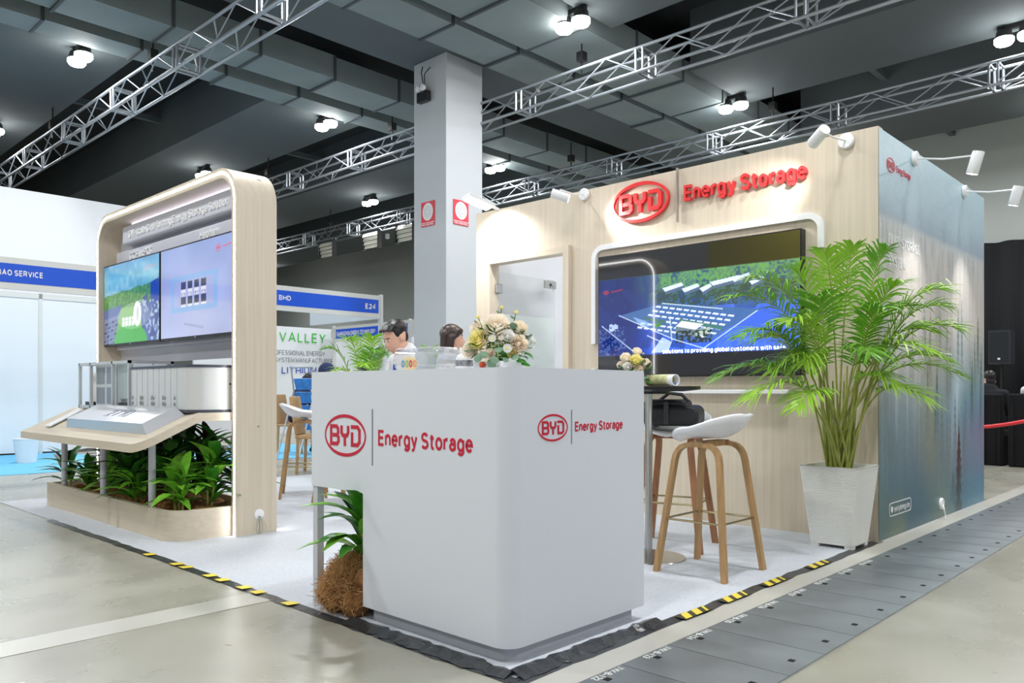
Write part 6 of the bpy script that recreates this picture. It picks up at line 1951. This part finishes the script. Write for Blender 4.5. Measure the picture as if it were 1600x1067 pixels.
tb_ = thing('round_table', 'small white table with pale flowers behind the counter\'s left corner', 'table', (6.02, 8.66, 0))
b = MB(); b.lathe([(0.0, 0.72), (0.21, 0.72), (0.22, 0.735), (0.21, 0.75), (0.0, 0.75)], (0, 0, 0), 32); b.build('table_top', M_gloss, tb_, 40, local=True)
b = MB(); b.tube([(0, 0, 0.02), (0, 0, 0.72)], 0.03, 14); b.build('pole', M_steel, tb_, 40, local=True)
b = MB(); b.lathe([(0.0, 0.02), (0.2, 0.012), (0.22, 0.0), (0.0, 0.0)], (0, 0, 0), 28); b.build('base', M_steel, tb_, 40, local=True)
bouquet('flower_bunch', 'pale flower bunch beside the headscarfed woman', (6.0, 8.66, 0.752), 0.46, glass_vase, 55,
        (('rose', R_cream, -0.2, 0.9, 0.1, 0.14), ('rose', R_yel, 0.05, 0.95, 0.1, 0.13), ('rose', R_white, 0.3, 0.88, 0.1, 0.14), ('rose', R_peach, 0.5, 0.82, 0.1, 0.12)))
rk2 = thing('leaflet_rack', 'folding steel leaflet rack holding blue trays behind the display arch', 'rack', (6.35, 10.25, 0.006), 0.3)
for s in (-1, 1):
    b = MB(); b.tube([(0.28, 0.2 * s, 0.0), (0.05, 0.2 * s, 0.75), (-0.05, 0.2 * s, 1.32)], 0.012, 8); b.build('rack_leg', M_alu, rk2, 40, local=True)
    b = MB(); b.tube([(-0.35, 0.2 * s, 0.0), (0.0, 0.2 * s, 0.95)], 0.012, 8); b.build('rack_leg', M_alu, rk2, 40, local=True)
b = MB(); b.tube([(-0.05, -0.2, 1.32), (-0.05, 0.2, 1.32)], 0.012, 8); b.tube([(0.28, -0.2, 0.02), (0.28, 0.2, 0.02)], 0.012, 8); b.build('rack_rail', M_alu, rk2, 40, local=True)
M_tray = pbr('leaflet_blue', srgb(66, 140, 222), 0.5, var=0.35, scale=14)
for k in range(4):
    z = 1.08 - 0.2 * k
    b = MB(); b.bar((0.02 + 0.04 * k, -0.18, z), (0.02 + 0.04 * k, 0.18, z), 0.03, 0.17, (-0.35, 0, 1)); b.build('blue_tray', M_tray, rk2, local=True)
# rows at the right, before the drape
GC = 'black covered chairs before the drape'
def covered_chair(loc, label):
    t = thing('covered_chair', label, 'chair', (*loc, 0), 0, GC)
    b = MB(); b.prism([(-0.24, 0.0), (0.26, 0.0), (0.25, 0.46), (-0.14, 0.47), (-0.20, 0.95), (-0.25, 0.95)], -0.23, 0.23, 'y')
    b.build('cover', M_blackcloth, t, local=True, bevel=0.03)
    b = MB()
    for sy in (-0.18, 0, 0.18):
        b.bar((-0.262, sy, 0.02), (-0.258, sy, 0.9), 0.03, 0.012, (1, 0, 0))
    b.build('cover_fold', M_blackcloth, t, local=True)
    return t
covered_chair((12.2, 2.72), 'black covered chair nearest the mural edge')
covered_chair((12.15, 2.2), 'black covered chair by the red rope at the right edge')
covered_chair((13.2, 2.85), 'black covered chair one row ahead, beside the mural edge')
covered_chair((13.2, 2.3), 'black covered chair one row ahead, at the right edge')
M_suit = pbr('black_suit', srgb(22, 24, 30), 0.85)
person('seated man in black seen from behind next to the mural edge', (12.2, 2.72, 0.0), 0.15, seated(0.47, 0.04, None, 0.0), (M_suit, M_pants, M_black, True), 0.013, 'short', M_hair, (0.1, 0.4), 'seated audience')
person('seated person with white collar and dark cap at the right edge', (13.2, 2.3, 0.0), 0.0, seated(0.52, 0.04, None, 0.0), (M_shirt, M_pants, M_black, True), 0.013, 'short', pbr('dark_cap', srgb(40, 38, 52), 0.7), (0.1, -0.3), 'seated audience')
st_ = thing('rope_stanchion', 'steel post carrying the red barrier rope, mostly outside the right edge', 'barrier', (9.3, 1.25, 0))
b = MB(); b.lathe([(0.0, 0.0), (0.16, 0.0), (0.16, 0.015), (0.03, 0.035), (0.025, 0.9), (0.035, 0.92), (0.0, 0.95)], (0, 0, 0), 24); b.build('post', M_steel, st_, 40, local=True)
rp = MB(); rp.tube([Vector((9.3, 1.25, 0.86)).lerp(Vector((11.2, 4.2, 0.86)), k / 16) + Vector((0, 0, -0.30 * 4 * (k / 16) * (1 - k / 16))) for k in range(17)], 0.02, 10)
rp = tag(rp.build('barrier_rope', pbr('rope_red', srgb(226, 36, 48), 0.45), None, 50), 'red barrier rope sagging across the right edge', 'rope')
st2 = thing('rope_stanchion', 'steel post at the hidden end of the red rope', 'barrier', (11.2, 4.2, 0))
b = MB(); b.lathe([(0.0, 0.0), (0.16, 0.0), (0.16, 0.015), (0.03, 0.035), (0.025, 0.9), (0.035, 0.92), (0.0, 0.95)], (0, 0, 0), 24); b.build('post', M_steel, st2, 40, local=True)
rbx = thing('red_stand_sign', 'red sign stand cut off by the right edge', 'sign', (10.02, 1.62, 0))
b = MB(); b.box(-0.02, 0.02, -0.75, 0.0, 0.04, 0.66); b.build('sign_face', M_red, rbx, local=True)
b = MB(); b.box(-0.03, 0.03, -0.02, 0.012, 0.0, 0.68); b.build('sign_edge', pbr('sign_pink', srgb(224, 150, 160), 0.5), rbx, local=True)
